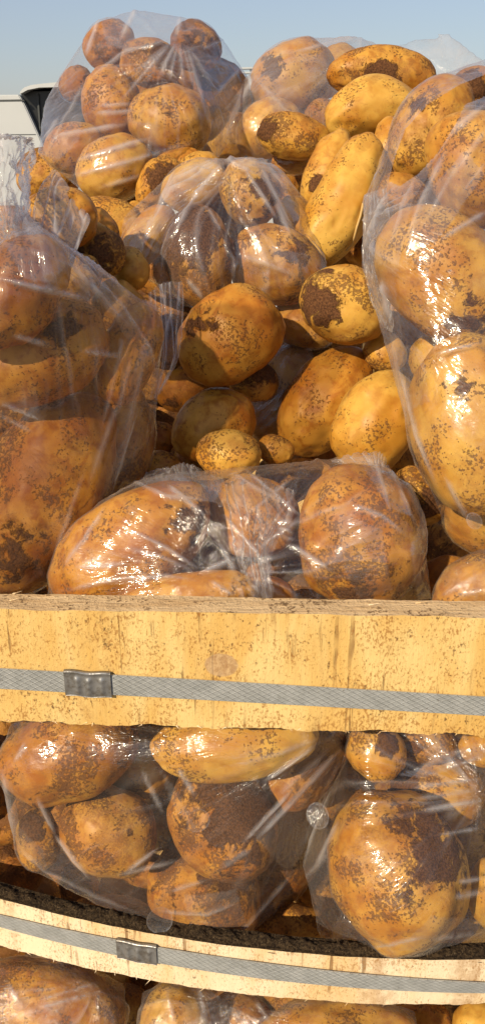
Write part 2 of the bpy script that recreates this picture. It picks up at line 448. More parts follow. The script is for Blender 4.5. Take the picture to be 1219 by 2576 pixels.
bk2 = buckle(st2, yL, q2(fLt), q2(fLb), (289 - 609.5) / FP * .855, (392 - 609.5) / FP * .85)
bpy.context.view_layer.update()
for b, s in ((bk1, st1), (bk2, st2)): b.matrix_parent_inverse = s.matrix_world.inverted()
# soil crust lying on the hoop's upper edge
nx_, nr = 620, 9
xs = np.linspace(-.6, .55, nx_); V = []
for k in range(nr):
    u = k / (nr - 1); off = .0012 + .0190 * u
    yy = yL(xs) + off; bumpz = np.sin(u * math.pi) ** .6
    q = np.stack([xs * 60, yy * 60, np.full(nx_, 3.0)], 1)
    V.append(np.stack([xs, yy + fbm(q, 3) * .0025, .7955 + bumpz * (.0022 + .0036 * fbm(q, 4) + .0028 * fbm(q * 4, 3)) - .004 * (1 - bumpz) - (.012 if u > .8 else 0) * (u - .8) * 5], 1))
V = np.array(V); idx = np.arange(nr * nx_).reshape(nr, nx_)
F = [(idx[k, i], idx[k, i + 1], idx[k + 1, i + 1], idx[k + 1, i]) for k in range(nr - 1) for i in range(nx_ - 1)]
to_local(link('soil_crust', mesh_from('soil_crust', V.reshape(-1, 3), F), M_SOIL), crate)
# splinters along the plank edges
rnd = random.Random(4)
bm = bmesh.new()
def sliver(x, y, z, dx, dy, dz, w):
    a = Vector((x, y, z)); b = a + Vector((dx, dy, dz))
    vs = [bm.verts.new(p) for p in (a + Vector((-w, 0, 0)), a + Vector((w, 0, 0)), b, a + Vector((0, w, w)))]
    for f in ((0, 1, 2), (0, 2, 3), (1, 3, 2), (0, 3, 1)): bm.faces.new([vs[i] for i in f])
for _ in range(75):
    x = rnd.uniform(-.24, .24); l = rnd.uniform(.002, .007)
    sliver(x, float(yU(np.array([x]))[0]) + rnd.uniform(-.0015, .004), float(zUb(np.array([x]))[0]) + .0008, rnd.uniform(-1, 1) * l, rnd.uniform(-.4, .2) * l, -l * rnd.uniform(.1, .7), .0006)
for _ in range(6):
    x = rnd.uniform(-.2, .2); l = rnd.uniform(.004, .014)
    sliver(x, float(yU(np.array([x]))[0]) + rnd.uniform(.012, .026), 1.1592, l, rnd.uniform(-.2, .2) * l, l * rnd.uniform(.1, .35), .0006)
for _ in range(40):
    x = rnd.uniform(-.3, .3); l = rnd.uniform(.002, .006)
    sliver(x, float(yL(np.array([x]))[0]) + rnd.uniform(-.001, .004), float(zLb(np.array([x]))[0]) + .0006, rnd.uniform(-1, 1) * l, rnd.uniform(-.6, .2) * l, -l * rnd.uniform(.2, .9), .0005)
sp_ = bm_obj('wood_fibres', bm, M_HOOP); sp_['kind'] = 'stuff'; to_local(sp_, crate)
# rest of the crate, out of the picture: lowest hoop, sides, back, base, corner posts
def cbox(name, *a):
    bm = bmesh.new(); box_bm(bm, *a, bevel=.003); to_local(bm_obj(name, bm, M_WOOD), crate)
lo2 = ribbon(np.linspace(-.72, .8, 80), yL, lambda x: .40 + 0 * x, lambda x: .47 + 0 * x, .019, 4, 'curved_hoop', M_HOOP, M_TOP, .001, 3); to_local(lo2, crate)
for z0, z1 in ((.12, .36), (.42, .66), (.72, .93), (.95, 1.155)):
    cbox('side_plank', -.80, -.775, .66, 1.75, z0, z1); cbox('side_plank', .805, .83, .66, 1.75, z0, z1)
    cbox('back_plank', -.76, .79, 1.76, 1.785, z0, z1)
cbox('base', -.80, .83, .70, 1.75, .04, .10)
for x in (-.772, .755):
    for y in (.70, 1.71): cbox('corner_post', x, x + .045, y, y + .045, .10, 1.15)

# milky sheet on a post, added out of view to half-shade the left bag
shade_sheet = bpy.data.objects.new('added_shade_sheet', None); COL.objects.link(shade_sheet); shade_sheet.location = (-.70, .35, 0)
tag(shade_sheet, "added milky sheet on an unseen post, there to half-shade the left bag", 'plastic sheet')
tc = NT('milky_sheet')
a_ = tc.n('ShaderNodeBsdfTransparent'); a_.inputs[0].default_value = (1, .93, .84, 1); b_ = tc.n('ShaderNodeBsdfTranslucent'); b_.inputs[0].default_value = (.8, .75, .68, 1)
mx = tc.n('ShaderNodeMixShader'); mx.inputs[0].default_value = .46; tc.t.links.new(a_.outputs[0], mx.inputs[1]); tc.t.links.new(b_.outputs[0], mx.inputs[2])
M_SHEET = tc.surf(mx.outputs[0])
bm = bmesh.new()
sp = [(-1.0, 1.27), (-.455, 1.27), (-.452, 1.40), (-.415, 1.40), (-.415, 1.576), (-.302, 1.576), (-.302, 1.755), (-1.0, 1.755)]
f = bm.faces.new([bm.verts.new((x, .35, z)) for x, z in sp]); bmesh.ops.triangulate(bm, faces=[f])
bmesh.ops.subdivide_edges(bm, edges=bm.edges, cuts=10, use_grid_fill=True)
for v in bm.verts: v.co.y += .008 * math.sin(v.co.x * 24) + .004 * math.sin(v.co.z * 31)
o = bm_obj('sheet', bm, M_SHEET, smooth=True); o.parent = shade_sheet; o.matrix_parent_inverse = Matrix.Translation(-Vector(shade_sheet.location))
bm = bmesh.new(); box_bm(bm, -.72, -.67, .361, .405, 0, 1.76, bevel=.003); o = bm_obj('post', bm, M_WOOD); o.parent = shade_sheet; o.matrix_parent_inverse = Matrix.Translation(-Vector(shade_sheet.location))

# ------------------------------------------------------------------ potatoes
# key: cx, cy, a, b, angle(deg, clockwise on the sheet), Z, mud, tone, taper, bend, label
POT = {}
def pot(key, cx, cy, a, b, ang, Z, mud=.35, tone=.4, taper=0., bend=0., c=None, label='', group=''):
    POT[key] = dict(cx=cx, cy=cy, a=a, b=b, ang=ang, Z=Z, mud=mud, tone=tone, taper=taper, bend=bend, c=c or b * .94, label=label, group=group)
gA = 'potatoes inside the top left bag'
pot('A1', 275, 115, 66, 57, -30, 1.17, .8, .9, 0, 0, None, 'round shaded potato poking up at the upper left corner of the top left bag', gA)
pot('A2', 492, 118, 66, 58, 40, 1.19, 1.0, .9, 0, 0, None, 'dark muddy potato high on the right inside the top left bag', gA)
pot('A3', 382, 160, 78, 58, 10, 1.12, .8, .7, 0, 0, None, 'blotchy potato under the fold at the crown of the top left bag', gA)
pot('A4', 424, 303, 106, 84, 12, 1.09, .65, .4, .1, 0, None, 'large dirt-flecked golden potato in the middle of the top left bag', gA)
pot('A5', 280, 262, 92, 74, 80, 1.13, .6, .8, 0, 0, None, 'orange potato behind bright film streaks left of the large flecked one', gA)
pot('A6', 188, 372, 78, 60, -10, 1.09, .45, .6, 0, 0, None, 'potato at the lower left edge of the top left bag under horizontal film streaks', gA)
pot('A7', 288, 425, 98, 78, -25, 1.05, .4, .4, 0, 0, None, 'sun-struck potato at the bottom of the top left bag with white glints on its film', gA)
pot('A8', 558, 232, 84, 68, 60, 1.22, .85, .9, 0, 0, None, 'dark soil-caked potato at the right edge of the top left bag', gA)
pot('A9', 192, 210, 46, 38, -50, 1.22, .9, .9, 0, 0, None, 'small dark potato showing at the left shoulder of the top left bag', gA)
pot('A10', 466, 190, 50, 46, 0, 1.22, .6, .6, 0, 0, None, 'half hidden potato between the two uppermost ones on the right of the top left bag', gA)
pot('A11', 470, 400, 70, 50, 0, 1.16, .8, .8, 0, 0, None, 'shaded potato low in the right of the top left bag, under the large flecked one', gA)
gL = 'loose potatoes heaped in the crate'
pot('L1', 400, 462, 72, 52, -48, 1.03, .65, .6, .1, 0, None, 'rough muddy loose potato just below the top left bag', gL)
pot('L2', 446, 415, 70, 38, -15, 1.08, .55, .6, 0, 0, None, 'loose potato wedged between the top left bag and the crest of the middle bag', gL)
pot('L3', 282, 556, 86, 56, 18, .98, .6, .3, 0, 0, None, 'yellow loose potato with a split end, between the left bag and the middle bag', gL)
pot('L4', 350, 545, 42, 34, 30, 1.0, .5, .6, 0, 0, None, 'small loose potato beside the left edge of the middle bag', gL)
pot('L5', 500, 425, 60, 40, -10, 1.05, .5, .5, 0, 0, None, 'loose potato peeping over the crest of the middle bag', gL)
gB = 'potatoes inside the middle bag'
pot('B1', 630, 485, 82, 74, 60, .97, .65, .3, 0, 0, None, 'potato with a mud-crusted nose under the crest of the middle bag', gB)
pot('B2', 488, 468, 86, 58, -25, .99, .3, .2, 0, 0, None, 'clean potato behind radiating folds at the upper left of the middle bag', gB)
pot('B3', 500, 645, 128, 90, 85, .93, 1.0, .6, 0, 0, None, 'upright potato smeared with wide black mud in the middle bag', gB)
pot('B4', 690, 668, 122, 98, 15, .95, .75, .6, 0, 0, None, 'broad brown potato at the right of the middle bag behind hazy film', gB)
pot('B5', 742, 560, 66, 52, 60, .98, .5, .4, 0, 0, None, 'pale potato at the right shoulder of the middle bag', gB)
pot('B6', 372, 596, 92, 52, -52, .97, .3, .4, 0, 0, None, 'potato under milky folds at the far left of the middle bag', gB)
pot('B7', 762, 818, 84, 56, 20, .97, .5, .6, 0, 0, None, 'shaded potato at the lower right of the middle bag', gB)
gK = 'potatoes inside the sunken bag'
pot('K1', 700, 985, 130, 72, -62, 1.0, .5, .5, 0, 0, None, 'shaded potato behind diagonal film glints in the sunken bag at the centre', gK)
gC = 'potatoes inside the hazy back bag'
pot('C1', 735, 200, 112, 88, -28, 1.26, .5, .3, 0, 0, None, 'big blotchy potato high in the hazy back bag', gC)
pot('C2', 832, 180, 82, 52, -42, 1.27, .25, .2, 0, 0, None, 'pale slanting potato at the top of the hazy back bag', gC)
pot('C3', 672, 325, 84, 66, -30, 1.20, .4, .4, 0, 0, None, 'potato low in the hazy back bag above the crest of the middle bag', gC)
pot('C4', 742, 345, 97, 57, 12, 1.13, .75, .4, -.1, 0, None, 'golden loose potato with scattered mud patches lying against the hazy back bag', gL)
pot('C5', 810, 290, 44, 40, 0, 1.22, .5, .5, 0, 0, None, 'small potato showing between the hazy back bag and the kidney shaped potato', gC)
pot('C6', 578, 348, 66, 56, -40, 1.22, .3, .4, 0, 0, None, 'potato with a bright glint at the far left end of the hazy back bag', gC)
pot('C7', 740, 405, 60, 32, -8, 1.14, .3, .6, 0, 0, None, 'brown potato under film just behind the crest of the middle bag', gC)
pot('T1', 963, 186, 143, 64, 4, 1.16, .85, .6, 0, -.03, None, 'long wrinkled potato lying highest on the right of the heap', gL)
pot('T2', 950, 280, 132, 72, -2, 1.09, .4, .15, -.12, -.16, None, 'smooth kidney shaped potato under the long wrinkled one', gL)
pot('T3', 864, 504, 184, 80, -63, .97, .3, .0, -.08, .05, None, 'long bright yellow potato with a thin root hanging down its right side', gL)
pot('T4', 822, 432, 112, 54, -66, 1.03, .55, .3, 0, 0, None, 'slim potato with one dark mud patch, left of the long bright yellow one', gL)
pot('T5', 985, 375, 82, 46, 85, 1.0, .5, .2, 0, 0, None, 'potato squeezed between the kidney shaped one and the right bag mouth', gL)
pot('T6', 1085, 322, 134, 94, -58, .92, .65, .4, 0, 0, None, 'golden potato with mud crumbs bulging out of the open mouth of the right bag', 'potatoes inside the right bag')
gR = 'potatoes inside the right bag'
pot('R1', 1192, 425, 150, 116, 70, .82, .6, .5, 0, 0, None, 'big potato at the upper right of the right bag under taut folds', gR)
pot('R2', 1112, 690, 190, 140, 42, .78, .6, .35, 0, 0, None, 'huge sunlit potato with a black muddy lower end in the right bag', gR)
pot('R3', 1195, 1075, 235, 165, 75, .78, .5, .1, 0, 0, None, 'huge pale potato with scattered mud patches low in the right bag', gR)
pot('R4', 1100, 905, 75, 66, 0, .84, .4, .1, 0, 0, None, 'pale rounded potato in the hollow between the two huge ones of the right bag', gR)
pot('R5', 1205, 1310, 95, 78, 30, .79, .4, .4, 0, 0, None, 'potato at the pointed bottom end of the right bag', gR)
pot('R6', 1008, 485, 62, 48, 15, .90, .8, .5, 0, 0, None, 'small muddy-topped potato inside the pulled lip of the right bag', gR)
pot('R7', 1180, 225, 70, 50, -30, .93, .9, .6, 0, 0, None, 'soil-covered potato under the rim of the right bag mouth', gR)
gF = 'potatoes inside the left bag'
pot('F1', 40, 735, 165, 105, -52, .70, .55, .95, 0, 0, None, 'slanting potato at the upper left of the left bag cut by the picture edge', gF)
pot('F2', 92, 892, 190, 122, -24, .71, .45, .85, 0, 0, None, 'large tan potato lying across the middle of the left bag', gF)
pot('F3', 112, 1240, 275, 150, -66, .80, .7, .95, .08, 0, None, 'very long muddy potato standing in the lower half of the left bag', gF)
pot('F4', 325, 890, 135, 72, -70, .78, .6, .9, 0, 0, None, 'orange-brown potato deep at the right side of the left bag', gF)
pot('F5', 300, 1150, 150, 75, -68, .84, .7, .9, 0, 0, None, 'dark shaded potato low at the right side of the left bag', gF)
pot('F6', 150, 550, 98, 78, -8, .82, .6, .6, 0, 0, None, 'potato under the lavender torn flap at the top of the left bag', gF)
pot('F7', 240, 628, 78, 64, 30, .85, .85, .3, 0, 0, None, 'potato with a black mud cake showing through the tear of the left bag', gF)
pot('F8', 327, 676, 56, 46, 60, .88, .4, .5, 0, 0, None, 'small brown potato at the right tip of the left bag tear', gF)
pot('F9', 250, 575, 62, 42, 50, .90, .6, .5, 0, 0, None, 'shaded potato behind the torn flap of the left bag', gF)
pot('F10', 15, 590, 75, 68, 0, .78, .6, .9, 0, 0, None, 'potato below the crumpled neck of the left bag at the picture edge', gF)
pot('M1', 578, 846, 143, 112, -38, .89, .45, .75, .05, 0, None, 'large oval shaded potato with two mud patches in the centre of the heap', gL)
pot('M2', 638, 958, 62, 52, 10, .95, .75, .6, 0, 0, None, 'half hidden potato with a dark mud spot under the large oval central one', gL)
pot('M3', 536, 1072, 108, 90, -32, .92, .45, .75, 0, 0, None, 'rounded shaded potato behind the small sunlit round one', gL)
pot('M4', 576, 1144, 84, 63, 6, .845, .5, .2, 0, 0, None, 'small round sunlit potato just above the front bag', gL)
pot('M5', 692, 1132, 47, 38, 15, .87, .7, .6, 0, 0, None, 'smallest loose potato, right of the small sunlit round one', gL)
pot('M6', 815, 1010, 152, 98, -56, .95, .45, .75, 0, 0, None, 'dull shaded egg shaped potato left of the bright striped one beside the right bag', gL)
pot('M7', 946, 1062, 135, 104, -62, .88, .4, .15, 0, 0, None, 'bright yellow potato leaning on the lower edge of the right bag', gL)
pot('M8', 866, 767, 114, 96, 15, .90, .7, .2, 0, 0, None, 'round potato with a big dark mud patch below the long bright yellow one', gL)
pot('M9', 968, 888, 54, 50, 30, .93, .65, .5, 0, 0, None, 'small muddy potato tucked against the torn film of the right bag', gL)
pot('M10', 1048, 1246, 82, 66, 45, .83, .75, .4, 0, 0, None, 'mud-flecked potato between the front bag and the point of the right bag', gL)
pot('M11', 395, 1178, 66, 44, 0, .88, .7, .8, 0, 0, None, 'low dark potato behind the ragged rim of the front bag', gL)
pot('M12', 396, 1108, 52, 48, 0, .97, .95, .9, 0, 0, None, 'dim potato in the dark hollow right of the left bag', gL)  # mud raised to paint in the hollow's shade
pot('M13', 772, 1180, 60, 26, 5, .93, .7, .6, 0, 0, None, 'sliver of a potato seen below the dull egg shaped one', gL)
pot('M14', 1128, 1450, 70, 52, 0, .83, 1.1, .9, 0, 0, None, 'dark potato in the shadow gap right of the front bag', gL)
pot('M15', 460, 985, 70, 55, 0, 1.02, 1.0, .9, 0, 0, None, 'dim potato in the dark hollow below the large oval central one', gL)  # darkness of the hollow partly painted as mud
gG = 'potatoes inside the front bag'
pot('G1', 335, 1378, 232, 134, -38, .768, .45, .85, -.1, 0, None, 'large orange sunlit potato filling the left half of the front bag', gG)
pot('G2', 470, 1500, 180, 62, -8, .745, .5, .5, 0, 0, None, 'potato lying low behind the plank in the front bag', gG)
pot('G3', 632, 1300, 124, 104, 10, .83, .55, .8, 0, 0, None, 'brown muddy potato under the crumpled middle of the front bag', gG)
pot('G4', 904, 1352, 186, 158, 82, .785, .7, .75, 0, 0, None, 'biggest potato of the front bag, upright in its right half', gG)
pot('G6', 600, 1412, 112, 74, -12, .835, .8, .8, 0, 0, None, 'muddy potato in the middle hollow of the front bag under the crumpled strip', gG)
pot('G5', 660, 1510, 85, 60, 0, .80, .75, .8, 0, 0, None, 'shaded muddy potato at the foot of the front bag behind the plank', gG)
gS = 'potatoes inside the corner bag'
pot('S1', 1200, 1480, 115, 82, -30, .77, .6, .6, 0, 0, None, 'potato under film in the corner bag at the right end of the plank', gS)
gH = 'potatoes inside the lower left bag'
pot('H1', 172, 1893, 178, 118, -22, .835, .85, .6, 0, 0, None, 'long dusty potato at the upper left of the lower left bag', gH)
pot('H2', 352, 1935, 86, 72, -20, .88, .7, .5, 0, 0, None, 'middling potato half shaded between two larger ones at the top of the lower left bag', gH)
pot('H3', 590, 1868, 212, 92, -6, .815, .5, .1, 0, 0, None, 'smooth golden potato directly under the plank in the lower left bag', gH)
pot('H4', 275, 2092, 125, 110, 28, .87, .95, .55, 0, 0, None, 'round grainy potato with a thick soil coat in the lower left bag', gH)
pot('H5', 96, 2110, 78, 55, 85, .875, .85, .4, 0, 0, None, 'small two-tone potato in the left corner of the lower left bag', gH)
pot('H6', 562, 2068, 152, 130, 60, .875, .95, .8, 0, 0, None, 'dark brown soil-coated potato behind a round vent flap in the lower left bag', gH)
pot('H7', 515, 2245, 150, 122, 25, .885, .95, .8, 0, 0, None, 'orange muddy potato at the bottom of the lower left bag', gH)
pot('H8', 770, 1932, 130, 72, -50, .88, .95, .8, 0, 0, None, 'soil-smeared potato at the upper right of the lower left bag', gH)
pot('H9', 690, 2145, 170, 108, -60, .90, .95, .9, 0, 0, None, 'dark earth-coated potato along the right flank of the lower left bag', gH)
pot('H10', 372, 2190, 80, 42, 10, .90, .95, .7, 0, 0, None, 'wet looking muddy potato end at the bottom crease of the lower left bag', gH)
gJ = 'potatoes inside the lower right bag'
pot('J1', 1000, 2188, 203, 170, 72, .865, .7, .4, 0, 0, None, 'largest potato of the lower right bag with a dark soil cap', gJ)
pot('J2', 1090, 1990, 122, 98, 10, .87, .75, .35, 0, 0, None, 'soil-rimmed potato above the largest one in the lower right bag', gJ)
pot('J3', 946, 1890, 78, 70, 40, .87, .55, .2, 0, 0, None, 'golden potato in the upper left corner of the lower right bag', gJ)
pot('J4', 1236, 2250, 92, 62, 88, .87, .3, .1, 0, 0, None, 'yellow potato at the picture edge low in the lower right bag', gJ)
pot('J5', 1215, 1880, 60, 50, 0, .87, .5, .4, 0, 0, None, 'potato in the upper right corner of the lower right bag under white streaks', gJ)
pot('J6', 1060, 1868, 90, 52, 10, .88, .85, .4, 0, 0, None, 'muddy potato touching the underside of the plank in the lower right bag', gJ)
gD = 'potatoes deep behind the lower bags'
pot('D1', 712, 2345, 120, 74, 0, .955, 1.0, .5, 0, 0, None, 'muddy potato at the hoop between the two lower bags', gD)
pot('D2', 300, 2325, 130, 66, 12, 1.01, 1.25, .9, 0, 0, None, 'shaded brown potato behind the hoop beneath the lower left bag', gD)  # mud raised to paint in the shade behind the hoop
pot('D3', -20, 1960, 60, 110, 0, .92, 1.5, 1.0, 0, 0, None, 'brown potato at the left picture edge beside the lower left bag', gD)  # shade of the left gap painted on as extra mud
pot('D4', 20, 2190, 90, 80, 0, 1.0, 1.5, 1.0, 0, 0, None, 'very dark potato at the left picture edge below the lower left bag', gD)  # extra mud colour stands in for the gap's shade
gN = 'potatoes inside the bags under the hoop'
pot('N1', 110, 2535, 210, 112, 8, .955, .8, .8, 0, 0, None, 'orange-brown potato under film below the hoop at the lower left', gN)
pot('N2', 440, 2572, 90, 96, 10, .955, .55, .1, 0, 0, None, 'bright pale potato with a glint at the bottom edge of the picture', gN)
pot('N3', 850, 2612, 200, 98, 0, .93, .6, .4, 0, 0, None, 'broad golden potato at the bottom edge right of centre', gN)
pot('N4', 1215, 2600, 80, 78, 0, .93, .4, .2, 0, 0, None, 'potato at the bottom right corner of the picture', gN)
pot('N5', 590, 2585, 100, 80, 0, 1.0, .9, .9, 0, 0, None, 'dark brown potato at the bottom edge between the pale and golden ones', gN)
pot('N6', 1060, 2590, 80, 70, 0, 1.0, .8, .9, 0, 0, None, 'dark potato at the bottom edge left of the right hand corner one', gN)

# dim second layer that fills the gaps: cx, cy, a, b, angle, Z, nearest front potato
FILL = [(118, 2347, 72, 60, -59, 1.059, 'D2'), (1162, 2443, 72, 72, -6, 1.017, 'N4'), (866, 2004, 85, 60, 65, 0.946, 'H8'), (887, 2446, 90, 62, -71, 1.021, 'N3'),
        (718, 2479, 83, 66, 51, 1.024, 'D1'), (532, 2437, 80, 66, 30, 1.082, 'N5'), (169, 2227, 90, 69, 42, 1.065, 'H5'), (334, 2477, 73, 62, 72, 1.043, 'N2'),
        (1018, 2477, 87, 67, 0, 1.084, 'N6'), (241, 739, 72, 67, 2, 0.94, 'F8'), (686, 1420, 85, 66, 56, 0.909, 'G5'), (791, 2217, 75, 70, 57, 1.017, 'H9'),
        (412, 759, 94, 59, 32, 0.995, 'F8'), (30, 2341, 76, 59, 66, 1.049, 'D4'), (544, 1400, 91, 62, 18, 0.915, 'G2'), (118, 1511, 78, 64, -11, 0.893, 'G1'),
        (440, 2397, 80, 70, 18, 1.062, 'D2'), (1176, 2124, 77, 69, -40, 0.967, 'J4'), (415, 2066, 74, 70, 10, 0.935, 'H10'), (926, 616, 81, 63, 39, 1.055, 'T3'),
        (1038, 1512, 78, 66, -27, 0.861, 'M14'), (787, 1512, 88, 71, -1, 0.872, 'G5'), (817, 2091, 74, 67, -55, 1.023, 'H9'), (225, 2400, 75, 60, -15, 1.052, 'D2'),
        (1108, 1366, 93, 66, -6, 0.908, 'M14'), (124, 440, 85, 65, -8, 1.164, 'A6'), (830, 2397, 87, 61, -34, 1.025, 'D1'), (716, 1204, 77, 65, 6, 1.007, 'M13'),
        (399, 949, 73, 59, -27, 1.089, 'M15'), (322, 2243, 73, 72, -13, 1.068, 'H10'), (1173, 2353, 73, 71, 18, 0.939, 'J4'), (1151, 1832, 94, 66, 61, 1.028, 'J5'),
        (1012, 829, 85, 59, 63, 1.0, 'M9'), (499, 1195, 95, 71, 61, 0.924, 'M4'),  (601, 2414, 90, 59, -14, 1.024, 'D1'),
        (30, 2062, 88, 62, -12, 0.97, 'H5'), (722, 456, 80, 69, -70, 1.236, 'C7'), (1136, 2516, 93, 65, 14, 1.076, 'N6'), (864, 1821, 82, 70, -70, 0.956, 'J3'),
        (571, 553, 71, 64, 56, 1.043, 'B1'), (376, 1825, 74, 70, 58, 0.925, 'H2'), (25, 1054, 93, 70, -44, 0.836, 'F2'), (928, 1975, 91, 63, -52, 0.947, 'J3'),
        (640, 2496, 74, 65, -20, 1.086, 'N5'), (21, 1521, 94, 69, 50, 0.849, 'F3'), (426, 861, 77, 67, -23, 0.956, 'F4'), (405, 1037, 76, 70, -80, 1.089, 'M12'),
        (92, 2275, 89, 60, 76, 1.047, 'D4'), (23, 1826, 93, 68, -56, 0.917, 'D3'), (841, 2305, 87, 63, -63, 1.03, 'D1'), (301, 773, 75, 64, 48, 0.859, 'F8'),
        (1020, 1161, 94, 64, -19, 0.945, 'M10'), (436, 1982, 81, 69, -10, 0.972, 'H2'), (1012, 1813, 79, 58, 20, 1.031, 'J6'), (805, 2484, 79, 61, 12, 1.019, 'N3'),
        (144, 2058, 81, 62, -50, 0.953, 'H5'), (818, 1158, 84, 65, 68, 1.017, 'M13'), (833, 876, 88, 69, -59, 1.018, 'B7'), (961, 542, 70, 67, 12, 1.049, 'R6'),
        (394, 676, 86, 64, 35, 1.035, 'F8'), (1079, 488, 94, 63, 70, 0.973, 'R6'), (236, 976, 79, 62, -58, 0.853, 'F4'), (1201, 1962, 80, 61, -52, 0.98, 'J5'),
        (545, 2364, 83, 58, -7, 0.96, 'H7'), (179, 709, 85, 60, -28, 0.817, 'F7'), (745, 1379, 70, 70, -52, 0.907, 'G3'), (293, 2437, 75, 65, 60, 1.053, 'D2'),
        (340, 2560, 94, 59, 52, 1.032, 'N2'), (1013, 931, 72, 60, -1, 1.0, 'M9'),
        (465, 1435, 67, 60, -70, 0.97, 'G2'), (930, 1540, 77, 51, -60, 0.848, 'G4'), (860, 660, 62, 56, -28, 1.146, 'T3'), (337, 497, 64, 50, 26, 1.113, 'L4'), (663, 1963, 64, 60, -20, 0.941, 'H8'), (1210, 2045, 76, 53, -50, 1.02, 'J4'), (195, 1540, 64, 54, -67, 0.949, 'G1'), (355, 220, 75, 62, -74, 1.191, 'A3'), (870, 1915, 79, 59, -58, 0.995, 'J3'), (560, 420, 62, 61, 1, 1.295, 'L5'), (630, 1450, 67, 52, 33, 0.991, 'G5'), (710, 870, 76, 58, 78, 1.056, 'B7'), (1210, 270, 75, 54, -68, 0.998, 'R7'), (350, 1220, 78, 53, -62, 0.952, 'M11'),
        (285,1010,80,70,10,1.0,'F4'), (582,985,70,56,0,1.08,'M15'), (300,1045,80,60,40,1.08,'F3')]
NEAR = dict(G4='biggest front bag one', L4='small loose one by the middle bag', A3='blotchy one at the top left crown', L5='loose one over the middle crest', R7='soil-covered one under the rim', M11='low dark one by the ragged rim', D2='brown one behind the lower left bag', N4='bottom right corner one', H8='soil-smeared one under the plank', N3='broad golden bottom one',
    D1='muddy one between the lower bags', N5='dark brown bottom one', H5='small two-tone lower left one', N2='pale glinting bottom one', N6='dark bottom right one',
    F8='small brown one at the tear', G5='muddy one at the foot of the front bag', H9='earth-coated one on the lower left bag flank', D4='very dark left edge one',
    G2='low one in the front bag', G1='orange sunlit front bag one', J4='yellow right edge one', H10='wet muddy crease one', T3='long bright yellow one',
    M14='dark one right of the front bag', A6='lower left one of the top left bag', M13='sliver below the egg shaped one', M15='dim one under the central oval',
    J5='streaked corner one under the plank', M9='small muddy one by the torn film', M4='small sunlit round one', C7='brown one behind the middle crest',
    J3='golden upper one of the lower right bag', B1='mud-nosed one in the middle bag', H2='half shaded one in the lower left bag', F2='large tan left bag one',
    F3='very long left bag one', F4='orange-brown left bag one', M12='dim one right of the left bag', D3='brown left edge one', M10='mud-flecked one by the right bag point',
    J6='muddy one touching the plank', B7='shaded lower one of the middle bag', R6='muddy-topped one in the right bag lip', F7='mud-caked one in the tear', G3='brown middle one of the front bag', H7='orange bottom one of the lower left bag')
for i, (cx, cy_, a, b, ang, Z, nk) in enumerate(FILL):
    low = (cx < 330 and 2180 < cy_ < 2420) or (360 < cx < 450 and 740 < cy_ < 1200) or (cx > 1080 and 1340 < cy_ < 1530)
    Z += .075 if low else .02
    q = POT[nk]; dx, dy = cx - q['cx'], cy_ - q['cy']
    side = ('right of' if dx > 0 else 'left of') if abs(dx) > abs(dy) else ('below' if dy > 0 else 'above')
    pot('fill%d' % i, cx, cy_, a, b, ang, Z, 1.5 if low else 1.45 if (cx < 170 and cy_ > 1780) else .75 + .35 * ((i * 37) % 10) / 10, .3 + .6 * ((i * 53) % 10) / 10, 0, 0, None,  # heavy mud here paints the darkness of the gaps into the skin
        'dim potato deep behind, %s the %s' % (side, NEAR[nk]), 'shadowed potatoes in the gaps of the heap')

bm = bmesh.new(); bmesh.ops.create_icosphere(bm, subdivisions=5, radius=1)
bm.verts.ensure_lookup_table()
SPH = np.array([v.co[:] for v in bm.verts]); SPHF = np.array([[v.index for v in f.verts] for f in bm.faces]); bm.free()
bm = bmesh.new(); bmesh.ops.create_icosphere(bm, subdivisions=3, radius=1); SPL = np.array([v.co[:] for v in bm.verts]); bm.free()

def frame(d):
    a = R(d['ang'])
    X = math.cos(a) * RT - math.sin(a) * UP; Y = FW; Zv = np.cross(X, Y)
    return np.stack([X, Y, Zv], 1)                      # columns
def axes(d): s = d['Z'] / FP; return np.array([d['a'] * s, d['c'] * s, d['b'] * s])
# settle: push overlapping potatoes apart along the view depth
keys = list(POT)
for it in range(40):
    moved = 0
    for i, k in enumerate(keys):
        A = POT[k]; Ra = max(A['a'], A['b'])
        for k2 in keys[i + 1:]:
            B = POT[k2]
            if math.hypot(A['cx'] - B['cx'], A['cy'] - B['cy']) > Ra + max(B['a'], B['b']): continue
            F_, K_ = (A, B) if A['Z'] <= B['Z'] else (B, A)
            cf, ck = P(F_['cx'], F_['cy'], F_['Z']), P(K_['cx'], K_['cy'], K_['Z'])
            pts = (SPL * axes(K_)) @ frame(K_).T + ck
            loc = ((pts - cf) @ frame(F_)) / axes(F_)
            r = np.linalg.norm(loc, axis=1); m = r.min()
            if m < .97:
                dz = (1 - m) * axes(F_).min() * .35
                if K_.setdefault('push', 0) < .10:
                    K_['Z'] += dz * .75; K_['push'] += dz * .75; moved += 1
                if F_.setdefault('pull', 0) < .012: F_['Z'] -= dz * .25; F_['pull'] += dz * .25
    if not moved: break

